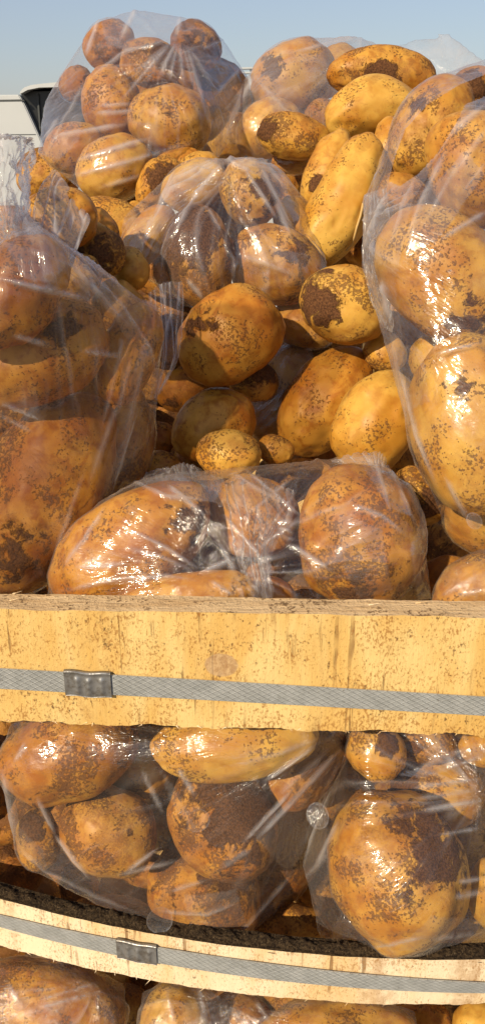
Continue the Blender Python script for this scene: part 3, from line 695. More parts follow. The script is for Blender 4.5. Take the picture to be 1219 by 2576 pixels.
# where a thick cake of soil sticks to a potato: sheet position and radius
PATCH = dict(B3=(465, 590, 110), M8=(795, 765, 78), R2=(1195, 850, 105), J1=(1125, 2120, 135), J2=(985, 1965, 70), T6=(1060, 268, 34), M2=(662, 940, 40), F7=(242, 660, 55),
             M1=(515, 812, 42), G4=(890, 1500, 70), G1=(495, 1320, 62), B1=(655, 490, 50), F3=(25, 1400, 75), R3=(1165, 985, 45), H6=(600, 2030, 120), H9=(700, 2090, 120),
             H7=(600, 2210, 80), H8=(800, 1900, 80), H5=(85, 2070, 36), J6=(1000, 1870, 60), J3=(975, 1870, 34), A2=(510, 130, 45), A3=(400, 150, 40), A8=(560, 230, 70), M10=(1065, 1260, 50),
             T1=(960, 195, 40), T4=(800, 465, 28), C4=(665, 320, 34), C1=(690, 165, 40), R7=(1170, 220, 60), B4=(730, 640, 50), F2=(150, 830, 50), L1=(400, 450, 40))
POBJ = {}
for n_, k in enumerate(keys):
    d = POT[k]; rs = np.random.RandomState(100 + n_)
    S = SPH.copy(); ax = axes(d); M = frame(d)
    off = rs.uniform(-50, 50, 3)
    low = fbm(S * np.array([1.5, 1.2, 1.2]) + off, 2); mid = fbm(S * 3.4 + off + 9, 2)
    V = S * (1 + .080 * low + .016 * mid)[:, None]
    q = np.sign(V) * np.abs(V) ** .94; V = V * .45 + q * .55
    for _ in range(6):                                   # eyes
        e = rs.normal(size=3); e /= np.linalg.norm(e); dd = np.linalg.norm(S - e, axis=1)
        V *= (1 - .035 * np.exp(-(dd / .13) ** 2) + .016 * np.exp(-((dd - .2) / .08) ** 2))[:, None]
    V *= (1 + .0035 * noise3(S * 16 + off))[:, None]
    V[:, 1:] *= (1 + d['taper'] * S[:, 0])[:, None]
    V = V * ax
    V[:, 2] += d['bend'] * ax[0] * ((S[:, 0]) ** 2 - .33) * 1.6
    me = bpy.data.meshes.new('potato'); me.vertices.add(len(V)); me.loops.add(SPHF.size); me.polygons.add(len(SPHF))
    me.vertices.foreach_set('co', V.ravel().astype(np.float32)); me.loops.foreach_set('vertex_index', SPHF.ravel().astype(np.int32))
    me.polygons.foreach_set('loop_start', np.arange(0, SPHF.size, 3, dtype=np.int32)); me.polygons.foreach_set('use_smooth', [True] * len(SPHF))
    me.update(); me.validate()
    o = link('potato', me, M_POT)
    c = P(d['cx'], d['cy'], d['Z'])
    Mx = Matrix(((*M[0], c[0]), (*M[1], c[1]), (*M[2], c[2]), (0, 0, 0, 1)))
    o.matrix_world = Mx
    d['W'] = V @ M.T + c
    pt = PATCH.get(k)
    if pt:
        s_ = d['Z'] / FP; pw = P(pt[0], pt[1], d['Z'] - d['c'] * s_ * .75); o['patch'] = [float(v) for v in (pw - c) @ M]; o['patch_r'] = float(pt[2] * s_)
    else: o['patch'] = [0.0, 0.0, 0.0]; o['patch_r'] = 0.0
    o['mud'] = float(d['mud']); o['seed'] = float(rs.uniform(0, 30)); o['tone'] = float(d['tone'])
    tag(o, d['label'], 'potato', d['group'])
    POBJ[k] = o
# thin root on the long yellow potato
def tube(pts, r0, r1, seg=7):
    pts = [np.array(p) for p in pts]; V = []; F = []
    for i, p in enumerate(pts):
        t_ = pts[min(i + 1, len(pts) - 1)] - pts[max(i - 1, 0)]; t_ /= np.linalg.norm(t_)
        a = np.cross(t_, FW); a /= np.linalg.norm(a); b = np.cross(t_, a); r = r0 + (r1 - r0) * i / (len(pts) - 1)
        for s in range(seg):
            th = 2 * math.pi * s / seg; V.append(p + r * (math.cos(th) * a + math.sin(th) * b))
    for i in range(len(pts) - 1):
        for s in range(seg):
            F.append((i * seg + s, i * seg + (s + 1) % seg, (i + 1) * seg + (s + 1) % seg, (i + 1) * seg + s))
    F.append(tuple(range(seg))[::-1]); F.append(tuple(range((len(pts) - 1) * seg, len(pts) * seg)))
    return V, F
def root_strand(key, px, r0, r1):
    o = POBJ[key]; d = POT[key]
    bv = BVHTree.FromPolygons([Vector(v) for v in d['W']], [tuple(f) for f in SPHF])
    pts = []
    for x, y in px:
        t_ = P(x, y, 1) - C0; h = bv.ray_cast(Vector(C0), Vector(t_).normalized())[0]
        pts.append(np.array(h) - FW * .0012 if h is not None else P(x, y, d['Z'] - .03))
    V, F = tube(pts, r0, r1)
    w = o.matrix_world.inverted(); me = mesh_from('root', [w @ Vector(v) for v in V], F)
    link('root', me, M_ROOT, o)
root_strand('T3', [(912, 512), (905, 545), (896, 572), (890, 596), (882, 618), (868, 632)], .0015, .0009)

# ------------------------------------------------------------------ bags
def in_poly(x, y, poly):
    c = np.zeros(len(x), bool); j = len(poly) - 1
    for i in range(len(poly)):
        (xi, yi), (xj, yj) = poly[i], poly[j]
        c ^= ((yi > y) != (yj > y)) & (x < (xj - xi) * (y - yi) / (yj - yi + 1e-12) + xi); j = i
    return c
def vnormals(V, T):
    n = np.cross(V[T[:, 1]] - V[T[:, 0]], V[T[:, 2]] - V[T[:, 0]]); out = np.zeros_like(V)
    for k in range(3): np.add.at(out, T[:, k], n)
    return out / (np.linalg.norm(out, axis=1)[:, None] + 1e-12)
def set_fold(me, th, r, fold, pan=None):
    uvl = me.uv_layers.new(name='fold'); vi = np.zeros(len(me.loops), np.int32); me.loops.foreach_get('vertex_index', vi)
    uvl.data.foreach_set('uv', np.stack([th[vi], r[vi]], 1).ravel().astype(np.float32))
    a = me.attributes.new('crease', 'FLOAT', 'POINT'); a.data.foreach_set('value', fold.astype(np.float32))
    a = me.attributes.new('panel', 'FLOAT', 'POINT'); a.data.foreach_set('value', (np.zeros(len(fold)) if pan is None else pan).astype(np.float32))

# creases of the film, read off the photograph as polylines on the sheet (they become ridges of the bag meshes)
FOLDS = dict(
 A=[[(430,106),(330,200)],[(432,106),(300,262)],[(440,110),(398,205)],[(445,112),(425,214)],[(450,114),(462,225)],[(458,116),(492,240)],[(468,120),(522,300)],[(474,122),(562,262)],
    [(430,102),(320,130),(215,205)],[(215,210),(110,400)],[(190,442),(350,400),(522,346)],[(250,472),(400,430),(522,380)],[(130,345),(330,312)],[(200,402),(400,342)],[(255,268),(340,262)],
    [(245,287),(350,280)],[(345,22),(300,112)],[(455,44),(442,102)],[(562,100),(500,130)],[(602,172),(522,262)],[(622,192),(562,342)],[(150,300),(110,360)],[(250,50),(215,150)]],
 B=[[(555,402),(470,428),(400,475)],[(552,406),(440,450),(385,548)],[(550,410),(430,480),(360,605)],[(556,412),(480,520),(420,620)],[(560,412),(470,522)],[(566,405),(645,440)],[(572,402),(680,430),(724,482)],
    [(576,400),(700,425),(772,532)],[(650,412),(745,602)],[(602,406),(702,562)],[(385,540),(350,662)],[(520,522),(562,602)],[(690,502),(736,612)],[(440,430),(392,540)],[(600,640),(760,700)],[(470,700),(520,760)]],
 C=[[(905,92),(905,150)],[(905,94),(720,136)],[(905,94),(1010,130)],[(640,192),(560,342)],[(642,196),(720,282),(832,332)],[(610,260),(560,360)]],
 R=[[(1225,262),(1130,335),(1042,452)],[(1042,452),(976,628)],[(976,490),(940,560),(912,655)],[(1080,460),(1009,628)],[(1120,380),(1050,535),(1010,680)],[(1160,394),(1063,572)],[(1219,330),(1110,480)],
    [(1219,535),(1093,612)],[(985,832),(1010,990),(1042,1112)],[(1000,902),(1050,1100),(1102,1232)],[(960,700),(985,820)],[(1219,410),(1150,500)],[(1100,890),(1219,860)],[(1120,1200),(1190,1330)]],
 F=[[(85,560),(180,650),(300,762),(380,880),(396,962)],[(60,622),(232,692)],[(150,642),(332,832)],[(0,702),(252,762)],[(30,842),(132,872)],[(0,1012),(122,1062)],[(0,1042),(92,1092)],[(200,882),(332,902)],
    [(310,852),(250,1102)],[(332,902),(280,1082)],[(360,922),(300,1152)],[(300,1002),(215,1242)],[(0,480),(62,642)],[(40,502),(92,622)],[(120,600),(160,700)],[(340,1040),(265,1275)],[(215,1180),(120,1440)]],
 G=[[(320,1329),(420,1380),(505,1434)],[(320,1377),(400,1400),(490,1436)],[(147,1488),(300,1455),(421,1449),(499,1463)],[(530,1463),(594,1504)],[(728,1370),(846,1444)],[(590,1440),(550,1364)],[(562,1294),(677,1428)],
    [(881,1268),(960,1300),(1021,1351)],[(575,1192),(728,1275)],[(620,1186),(766,1307)],[(728,1211),(607,1307)],[(195,1427),(326,1417)],[(210,1417),(274,1396)],[(1000,1182),(1060,1300),(1080,1402)],
    [(960,1142),(1050,1332)],[(940,1152),(980,1292)],[(265,1279),(160,1440)],[(330,1210),(420,1250),(540,1262)],[(420,1220),(520,1300)],[(700,1330),(740,1345)],[(695,1350),(745,1358)],[(700,1310),(735,1318)],[(510,1440),(600,1400)]],
 H=[[(68,1868),(32,1926)],[(95,2005),(142,2100)],[(10,1936),(42,2131)],[(42,2131),(116,2189),(252,2257),(384,2310)],[(358,1936),(416,2057)],[(447,1931),(494,2005)],[(142,2100),(231,2215)],[(316,2194),(400,2131)],
    [(295,2200),(452,2163)],[(430,2240),(526,2210)],[(578,1926),(700,1895),(815,1852)],[(667,1963),(815,1858)],[(610,2120),(752,1963)],[(641,2115),(760,1985),(873,1863)],[(588,2363),(670,2270),(752,2173)],[(700,2000),(830,1880)],
    [(560,2180),(640,2130)],[(400,2290),(520,2300),(600,2270)]],
 J=[[(1040,1940),(1110,1905),(1215,1868)],[(1040,1982),(1219,1958)],[(1045,2010),(1219,1985)],[(1060,2040),(1219,2010)],[(1100,2100),(1219,2080)],[(1120,1935),(1219,1900)],[(1141,2257),(1219,2241)],[(1150,2218),(1219,2208)],
    [(1083,2362),(1219,2340)],[(878,1858),(800,2060),(757,2205)],[(830,2142),(757,2220)],[(783,2305),(810,2357)],[(851,2068),(788,2200)],[(940,2380),(1080,2350)]],
 N=[[(105,2515),(252,2473)],[(95,2536),(263,2494)],[(20,2470),(60,2540)]], Q=[[(500,2482),(520,2576)],[(642,2520),(682,2576)],[(420,2500),(440,2576)]],
 K=[[(640,1040),(730,970)],[(650,1062),(742,990)],[(660,1076),(736,1020)],[(700,930),(732,890)]], S=[[(1110,1500),(1219,1440)],[(1150,1500),(1219,1480)]])

# panels where the film lies doubled over itself
PANELS = dict(
 A=[[(215,215),(110,258),(88,392),(150,402),(205,350)],[(252,46),(345,20),(455,44),(440,100),(330,130),(270,110)],[(460,110),(600,170),(560,330),(520,300)]],
 B=[[(555,402),(430,440),(385,545),(310,548),(330,640),(420,560),(470,480)],[(570,402),(700,425),(770,540),(740,560),(660,450)],[(590,600),(780,640),(760,720),(600,740)]],
 R=[[(1225,150),(1010,318),(975,460),(912,490),(903,655),(985,842),(1010,1000),(1052,1135),(1034,1000),(990,700),(1042,500),(1132,342),(1225,268)],[(1080,470),(1170,380),(1219,440),(1100,600),(1020,640)],[(990,860),(1060,880),(1080,1010),(1020,1040)]],
 F=[[(60,560),(180,648),(300,758),(388,888),(400,970),(372,962),(292,802),(170,692),(60,642)],[(0,600),(120,640),(180,720),(60,700)],[(300,850),(400,900),(380,1000),(300,1150),(265,1280),(230,1260),(300,1060)]],
 G=[[(850,1292),(960,1332),(985,1482),(900,1502),(850,1402)],[(890,1150),(960,1138),(1002,1200),(1042,1302),(980,1282),(930,1200)],[(330,1206),(462,1182),(560,1200),(540,1262),(420,1245)],[(1060,1300),(1095,1512),(1050,1510),(1030,1380)]],
 H=[[(400,1931),(430,2020),(500,2102),(445,1990)],[(640,2102),(760,1960),(872,1868),(802,2052),(722,2202)],[(8,1960),(45,2130),(120,2190),(110,2140),(50,2080),(25,1960)],[(460,2250),(600,2240),(625,2345),(565,2382),(480,2350)]],
 J=[[(878,1860),(757,2172),(800,2302),(832,2180),(820,2040)],[(1000,1950),(1219,1868),(1219,1905),(1060,1958)],[(1080,2300),(1240,2320),(1240,2385),(1000,2390)]],
 C=[[(640,192),(905,92),(1000,126),(830,330),(700,300)]])

def bag(keys_, extra, gather, label, haze=.06, voxel=.0023, amp=.0020, hole=None, relax=14, suck=.00010, kfold=(5, 12), seed=0, crumple=.0010, folds=()):
    pts = np.concatenate([POT[k]['W'][::3] for k in keys_] + ([np.array([P(*e) for e in extra])] if extra else []))
    cen = pts.mean(0)
    bm = bmesh.new()
    for p in pts: bm.verts.new(p)
    r = bmesh.ops.convex_hull(bm, input=bm.verts)
    drop = [g_ for g_ in set(r['geom_interior']) | set(r['geom_unused']) if isinstance(g_, bmesh.types.BMVert)]
    bmesh.ops.delete(bm, geom=drop, context='VERTS'); bmesh.ops.recalc_face_normals(bm, faces=bm.faces)
    me0 = bpy.data.meshes.new('tmp'); bm.to_mesh(me0); bm.free()
    o0 = bpy.data.objects.new('tmp', me0); COL.objects.link(o0)
    md = o0.modifiers.new('r', 'REMESH'); md.mode = 'VOXEL'; md.voxel_size = voxel
    dg = bpy.context.evaluated_depsgraph_get(); me1 = bpy.data.meshes.new_from_object(o0.evaluated_get(dg))
    bpy.data.objects.remove(o0); bpy.data.meshes.remove(me0)
    bm = bmesh.new(); bm.from_mesh(me1); bmesh.ops.triangulate(bm, faces=bm.faces); bm.to_mesh(me1); bm.free()
    n = len(me1.vertices); V = np.zeros(n * 3); me1.vertices.foreach_get('co', V); V = V.reshape(-1, 3)
    T = np.zeros(len(me1.polygons) * 3, np.int32); me1.loops.foreach_get('vertex_index', T); T = T.reshape(-1, 3)
    bpy.data.meshes.remove(me1)
    E = np.concatenate([T[:, [0, 1]], T[:, [1, 2]], T[:, [2, 0]]]); I = np.concatenate([E[:, 0], E[:, 1]]); J = np.concatenate([E[:, 1], E[:, 0]])
    deg = np.bincount(I, minlength=n)
    def lap(V): return np.stack([np.bincount(I, V[J, k], n) for k in range(3)], 1) / deg[:, None]
    ell = [(P(POT[k]['cx'], POT[k]['cy'], POT[k]['Z']), frame(POT[k]), axes(POT[k]) + .0016) for k in keys_]
    for it in range(relax):
        V = V + .5 * (lap(V) - V) - vnormals(V, T) * suck
        for c, M, ax in ell:
            L = (V - c) @ M / ax; r = np.linalg.norm(L, axis=1); ins = r < 1.0
            if ins.any(): V[ins] = (L[ins] / np.maximum(r[ins], .2)[:, None] * ax) @ M.T + c
    # fold field radiating from the gather point
    G = P(*gather); Nn = cen - G; Nn = Nn / np.linalg.norm(Nn)
    A = np.cross(Nn, FW); A /= np.linalg.norm(A); B = np.cross(Nn, A)
    D = V - G; u, v = D @ A, D @ B; th = np.arctan2(u, v); w_ = D @ Nn; rr = np.linalg.norm(D, axis=1)
    sx, sy = np.sin(th), np.cos(th)
    fold = np.zeros(n)
    for q, (kf, am) in enumerate(((kfold[0], 1.0), (kfold[1], .55))):
        nz = noise3(np.stack([sx * kf * .5 + seed, sy * kf * .5 - seed, rr * 6 + q * 9.1], 1) + .12 * fbm(V * 30 + seed, 2)[:, None])
        fold += am * np.clip(1 - np.abs(nz) * 5.5, 0, 1) ** 1.7
    gate = np.clip(fbm(V * 11 + seed * 3.1, 2) * 1.3 + .55, 0, 1)
    fall = np.clip(1.25 - rr / .22, .25, 1.0)
    fold = fold * gate * fall
    N = vnormals(V, T)
    cr = np.abs(fbm(V * 38 + seed, 2)); cr2 = np.abs(fbm(V * 85 - seed, 2))
    px_, py_, pz_ = proj(V); front = ((C0 - V) * N).sum(1) > 0; fl = np.zeros(n); rsf = np.random.RandomState(seed + 50)
    wob = 5 * noise3(V * 30 + seed)
    for pl in FOLDS.get(folds, ()):
        wd = rsf.uniform(7, 13); am = rsf.uniform(.6, 1.15); m = len(pl) - 1
        for q in range(m):
            (xa, ya), (xb, yb) = pl[q], pl[q + 1]; L2 = (xb - xa) ** 2 + (yb - ya) ** 2
            t_ = np.clip(((px_ - xa) * (xb - xa) + (py_ - ya) * (yb - ya)) / L2, 0, 1)
            d_ = np.hypot(px_ - xa - t_ * (xb - xa), py_ - ya - t_ * (yb - ya)) + wob * .5
            g_ = (q + t_) / m; tp = np.clip(np.minimum(g_ * 5 + .25, (1 - g_) * 3.2), 0, 1)
            fl = np.maximum(fl, np.clip(1 - np.abs(d_) / (wd * (.5 + .5 * tp)), 0, 1) ** 1.2 * tp * am)
    fl *= front
    V = V + N * (1.2 * amp * fold + .0024 * fl + crumple * cr + crumple * .4 * cr2)[:, None]
    fold = np.maximum(fold * .5, fl)
    bvs = BVHTree.FromPolygons([Vector(p) for k in keys_ for p in POT[k]['W']], [tuple(f + i * len(SPH)) for i, k in enumerate(keys_) for f in SPHF.tolist() and SPHF])
    for i in range(n):
        h, nn, _, dist = bvs.find_nearest(Vector(V[i]), .02)
        if h is not None:
            s = (Vector(V[i]) - h).dot(nn)
            if s < .0009: V[i] = np.array(h + nn * (.0009 + .0006 * fold[i]))
    V = V + .35 * (lap(V) - V)
    if hole:
        cx, cyy, _ = proj(V); tc = np.stack([cx[T].mean(1), cyy[T].mean(1)], 1)
        fn = np.cross(V[T[:, 1]] - V[T[:, 0]], V[T[:, 2]] - V[T[:, 0]]); facing = ((C0 - V[T[:, 0]]) * fn).sum(1) > 0
        T = T[~(in_poly(tc[:, 0], tc[:, 1], hole) & facing)]
        used = np.unique(T); mp = -np.ones(n, int); mp[used] = np.arange(len(used)); T = mp[T]
        V, th, rr, fold = V[used], th[used], rr[used], fold[used]
    px_, py_, pz_ = proj(V); pan = np.zeros(len(V)); wx = 7 * noise3(V * 26 + seed)
    for q, pg in enumerate(PANELS.get(folds, ()) if folds else ()):
        pan = np.maximum(pan, in_poly(px_ + wx, py_ + wx, pg) * (.7 + .3 * (q % 2)))
    pan *= ((C0 - V) * vnormals(V, T)).sum(1) > 0
    base = V.mean(0); base[2] = V[:, 2].min()
    me = bpy.data.meshes.new('plastic_bag'); me.vertices.add(len(V)); me.loops.add(T.size); me.polygons.add(len(T))
    me.vertices.foreach_set('co', (V - base).ravel().astype(np.float32)); me.loops.foreach_set('vertex_index', T.ravel().astype(np.int32))
    me.polygons.foreach_set('loop_start', np.arange(0, T.size, 3, dtype=np.int32)); me.polygons.foreach_set('use_smooth', [True] * len(T)); me.update()
    set_fold(me, th, rr * 8, np.clip(fold, 0, 1.2), pan)
    o = link('plastic_bag', me, M_FILM); o.location = base
    o['haze'] = haze
    tag(o, label, 'plastic bag', 'clear plastic bags of potatoes')
    return o

def sheet(name, rows, parent, haze=.1, nu=60, nv=40, amp=.002, seed=0, ragged=(0, 0, 0, 0), kf=6):
    """loose film: rows of control points (px,py,Z) interpolated to a wavy grid; ragged = tear depth on v0,v1,u0,u1 edges."""
    C = np.array([[P(*p) for p in r] for r in rows]); m, k = C.shape[:2]
    def interp(A, t_):            # Catmull-Rom along axis 0
        n = len(A); x = t_ * (n - 1); i = np.clip(np.floor(x).astype(int), 0, n - 2); f = (x - i)[:, None, None]
        g = lambda j: A[np.clip(j, 0, n - 1)]
        p0, p1, p2, p3 = g(i - 1), g(i), g(i + 1), g(i + 2)
        return .5 * (2 * p1 + (p2 - p0) * f + (2 * p0 - 5 * p1 + 4 * p2 - p3) * f ** 2 + (3 * p1 - p0 - 3 * p2 + p3) * f ** 3)
    uu, vv = np.meshgrid(np.linspace(0, 1, nu), np.linspace(0, 1, nv))
    rg = noise3(np.stack([uu.ravel() * 22, vv.ravel() * 22, np.full(uu.size, seed + .5)], 1)).reshape(nv, nu)
    G1 = interp(C, np.linspace(0, 1, nv))                       # nv,k,3
    G2 = interp(G1.transpose(1, 0, 2), np.linspace(0, 1, nu)).transpose(1, 0, 2)
    V = G2.reshape(-1, 3)
    U, W = uu.ravel(), vv.ravel()
    for e, (msk, ax_) in enumerate(((W < .02, 0), (W > .98, 0), (U < .02, 1), (U > .98, 1))):
        if ragged[e]:
            ng = V.reshape(nv, nu, 3); c = V.mean(0)
            j = noise3(np.stack([U * 40, W * 40, np.full(U.size, seed + 3.3)], 1)) + .6 * noise3(np.stack([U * 90, W * 90, np.full(U.size, seed + 8.3)], 1))
            V[msk] += (c - V[msk]) * (np.abs(j[msk]) * ragged[e])[:, None]
    T = []
    idx = np.arange(nu * nv).reshape(nv, nu)
    F = np.stack([idx[:-1, :-1], idx[:-1, 1:], idx[1:, 1:], idx[1:, :-1]], -1).reshape(-1, 4)
    N = vnormals(V, np.concatenate([F[:, :3], F[:, [0, 2, 3]]]))
    fz = noise3(np.stack([U * kf + seed, W * kf * .28, np.full(U.size, seed * 1.7)], 1)); fold = np.clip(1 - np.abs(fz) * 5, 0, 1) ** 1.6
    V = V + N * (amp * fold + amp * .8 * fbm(V * 45 + seed, 3))[:, None]
    loc = np.array(parent.location)
    me = mesh_from(name, V - loc, F); set_fold(me, U * 3, W * 2, fold)
    o = link(name, me, M_FILM, parent); o['haze'] = haze
    return o
def vent(px, py, Z, rad, parent, tilt=.3, seed=0, haze=.3):
    """punched round vent hole flap: a slightly dished disc of film."""
    c = P(px, py, Z); ring, seg = 7, 30; V = [c]; F = []
    X = RT * math.cos(tilt) + FW * math.sin(tilt); Y = UP * math.cos(tilt * .7) - FW * math.sin(tilt * .7); N = np.cross(X, Y); s = rad * Z / FP
    for k in range(1, ring + 1):
        for i in range(seg):
            a = 2 * math.pi * i / seg; q = k / ring
            V.append(c + s * q * (math.cos(a) * X * .92 + math.sin(a) * Y) + N * s * (.16 * q * q + .05 * math.sin(2 * a + seed) * q))
    for i in range(seg): F.append((0, 1 + i, 1 + (i + 1) % seg))
    for k in range(ring - 1):
        for i in range(seg):
            a = 1 + k * seg; F.append((a + i, a + seg + i, a + seg + (i + 1) % seg, a + (i + 1) % seg))
    V = np.array(V); me = mesh_from('vent_flap', V - np.array(parent.location), F); n = len(V); set_fold(me, V[:, 0] * 20, V[:, 2] * 20, np.where(np.arange(n) >= n - seg, .4, 0.0))
    o = link('vent_flap', me, M_FILM, parent); o['haze'] = haze
    return o

bA = bag(['A1', 'A2', 'A3', 'A4', 'A5', 'A6', 'A7', 'A8', 'A9', 'A10', 'A11'],
         [(345, 20, 1.17), (250, 48, 1.17), (455, 42, 1.19), (565, 98, 1.22), (624, 190, 1.27), (108, 258, 1.14), (90, 388, 1.08), (530, 385, 1.18)],
         (425, 108, 1.02), 'big clear bag of potatoes standing highest at the upper left against the sky', .022, .0027, .0034, seed=1, folds='A')
bB = bag(['B1', 'B2', 'B3', 'B4', 'B5', 'B6', 'B7'],
         [(555, 398, .93), (620, 400, .93), (303, 545, .97), (322, 632, .96), (790, 560, .98), (470, 770, .93), (700, 420, .95)],
         (562, 402, .90), 'clear bag in the middle of the heap gathered to a tight crest', .03, .0023, .0034, seed=2, folds='B')
bK = bag(['K1'], [(650, 1080, .99), (765, 860, 1.0), (690, 880, .99)], (780, 850, .99), 'small clear bag sunk in the shaded hollow at the centre of the heap', .04, .003, .0025, seed=3, folds='K')
bC = bag(['C1', 'C2', 'C3', 'C5', 'C6', 'C7'], [(905, 90, 1.27), (640, 190, 1.27), (720, 130, 1.27), (1000, 125, 1.30), (1100, 190, 1.34), (532, 392, 1.22)],
         (905, 92, 1.2), 'hazy clear bag at the back with a pointed film peak behind the long wrinkled potato', .10, .0038, .0020, seed=4, folds='C')
pot('X1', 1130, 290, 90, 70, 0, 1.45)
POT['X1']['W'] = (SPH * axes(POT['X1'])) @ frame(POT['X1']).T + P(1130, 290, 1.45); hidden = POT.pop('X1')
POT['X1'] = hidden
bE = bag(['X1'], [(990, 106, 1.45), (1130, 78, 1.45), (1070, 86, 1.45), (1225, 150, 1.45), (1250, 230, 1.45), (980, 150, 1.45)], (1130, 86, 1.40), 'farthest clear bag whose empty film top rises at the upper right corner', .17, .004, .0016, relax=8, seed=5)
bR = bag(['T6', 'R1', 'R2', 'R3', 'R4', 'R5', 'R6', 'R7'],
         [(916, 492, .87), (906, 655, .86), (1235, 140, .93), (955, 800, .85), (1100, 228, .95), (1010, 318, .93)],
         (925, 560, .83), 'large clear bag along the right edge with a wide open mouth', .03, .0023, .0030,
         hole=[(1225, 185), (1150, 215), (1075, 262), (1018, 325), (992, 395), (976, 456), (1005, 468), (1048, 440), (1100, 385), (1140, 320), (1170, 262), (1225, 240)], seed=6, folds='R')
bF = bag(['F1', 'F2', 'F3', 'F4', 'F5', 'F10'], [(180, 655, .78), (292, 722, .79), (372, 802, .80), (400, 900, .80), (372, 1010, .81), (-60, 560, .74), (100, 1495, .80), (265, 1278, .84), (85, 575, .76)],
         (90, 560, .70), 'large shaded clear bag along the left edge with a crumpled neck and torn corner', .02, .0023, .0030, seed=7, folds='F')
bG = bag(['G1', 'G2', 'G3', 'G4', 'G5', 'G6'], [(462, 1182, .84), (330, 1206, .83), (266, 1276, .82), (940, 1138, .82), (1000, 1200, .81), (1092, 1512, .80), (110, 1512, .80)],
         (592, 1440, .72), 'shiny clear bag lying just behind the front plank with a crumpled strip down its middle', .02, .0020, .0036, seed=8, folds='G', suck=.00016, crumple=.0016)
bS = bag(['S1'], [(1092, 1530, .79), (1235, 1385, .78), (1160, 1425, .78)], (1240, 1380, .74), 'clear bag corner wedged in the dark gap at the right end of the plank', .05, .003, .0025, seed=9, folds='S')
bH = bag(['H1', 'H2', 'H3', 'H4', 'H5', 'H6', 'H7', 'H8', 'H9', 'H10'],
         [(20, 1815, .84), (6, 1965, .86), (30, 2112, .87), (105, 2205, .88), (240, 2282, .885), (400, 2335, .89), (565, 2382, .885), (622, 2345, .90), (740, 2200, .90), (880, 1845, .87)],
         (885, 1835, .76), 'clear bag bulging out under the left of the plank, with round vent flaps', .02, .0023, .0032, seed=10, folds='H', suck=.00016)
bJ = bag(['J1', 'J2', 'J3', 'J4', 'J5', 'J6'], [(876, 1940, .88), (772, 2085, .90), (752, 2170, .905), (800, 2372, .92), (1240, 2385, .90), (1290, 1850, .87)],
         (1340, 1985, .78), 'clear bag bulging out under the right of the plank, streaked with white glints', .018, .0023, .0034, seed=11, folds='J', suck=.00016)
bN = bag(['N1'], [(-40, 2440, .97), (320, 2470, .98), (300, 2620, .97)], (330, 2460, .92), 'clear bag under the hoop at the lower left corner', .03, .003, .0026, seed=12, folds='N')
bQ = bag(['N2', 'N3', 'N5'], [(350, 2490, .99), (1050, 2540, .98), (480, 2480, .97)], (480, 2470, .9), 'clear bag under the hoop along the bottom edge of the picture', .05, .003, .0022, seed=13, folds='Q')

# loose film parts
sheet('crumpled_neck', [[(-45, 335, .78), (-5, 328, .76), (45, 335, .77), (78, 350, .80), (86, 392, .82)],
                        [(-45, 430, .75), (0, 425, .73), (40, 430, .74), (72, 425, .78), (80, 450, .80)],
                        [(-45, 520, .73), (5, 515, .71), (45, 520, .725), (68, 515, .75), (75, 525, .77)],
                        [(-45, 600, .72), (20, 600, .69), (60, 600, .70), (95, 600, .72), (115, 620, .74)]], bF, .16, 100, 80, .0048, 3, (.11, 0, 0, .03), 14)
sheet('torn_flap', [[(134, 422, .80), (150, 436, .80), (172, 466, .80), (200, 505, .80), (228, 545, .80)],
                    [(100, 470, .78), (125, 490, .78), (155, 520, .78), (190, 550, .79), (225, 562, .79)],
                    [(80, 540, .76), (110, 560, .76), (145, 585, .76), (175, 605, .77), (203, 610, .775)],
                    [(75, 600, .745), (100, 620, .745), (135, 635, .745), (160, 650, .75), (182, 658, .76)]], bF, .20, 60, 60, .0012, 5, (0, 0, .04, 0))
sheet('side_flap', [[(372, 735, .83), (400, 715, .83), (430, 706, .835), (460, 708, .84)],
                    [(380, 800, .815), (405, 795, .815), (435, 800, .82), (461, 800, .83)],
                    [(395, 890, .81), (410, 895, .81), (435, 905, .815), (452, 890, .82)],
                    [(372, 1005, .82), (385, 1003, .82), (396, 1000, .82), (412, 985, .825)]], bF, .03, 50, 60, .0020, 6, (.03, 0, 0, .02))
sheet('hanging_flap', [[(916, 492, .86), (940, 480, .855), (970, 470, .85)],
                       [(908, 640, .845), (940, 650, .84), (985, 650, .83)],
                       [(925, 740, .845), (950, 760, .84), (990, 760, .83)],
                       [(955, 815, .85), (970, 830, .845), (985, 838, .84)]], bR, .10, 40, 80, .0030, 7, (0, .12, .05, 0), 8)
sheet('ragged_rim', [[(365, 1190, .86), (420, 1172, .86), (468, 1165, .855), (510, 1180, .85), (560, 1195, .845)],
                     [(350, 1205, .83), (420, 1200, .82), (475, 1200, .815), (525, 1215, .81), (570, 1230, .805)],
                     [(330, 1235, .80), (410, 1235, .79), (480, 1240, .785), (535, 1260, .78), (580, 1290, .775)]], bG, .13, 90, 30, .0030, 8, (.10, 0, .05, .05), 12)
sheet('crumpled_strip', [[(560, 1205, .80), (600, 1200, .795), (640, 1190, .79), (690, 1215, .80), (740, 1230, .80)],
                         [(575, 1290, .765), (610, 1295, .755), (650, 1290, .755), (700, 1290, .765), (740, 1290, .775)],
                         [(585, 1380, .745), (615, 1385, .735), (650, 1385, .735), (675, 1385, .745), (690, 1385, .755)],
                         [(610, 1460, .74), (635, 1465, .73), (660, 1465, .73), (680, 1465, .735), (690, 1465, .745)],
                         [(630, 1525, .745), (650, 1525, .735), (668, 1525, .735), (685, 1525, .74), (692, 1525, .745)]], bG, .08, 80, 110, .0055, 9, (.05, 0, 0, 0), 7)
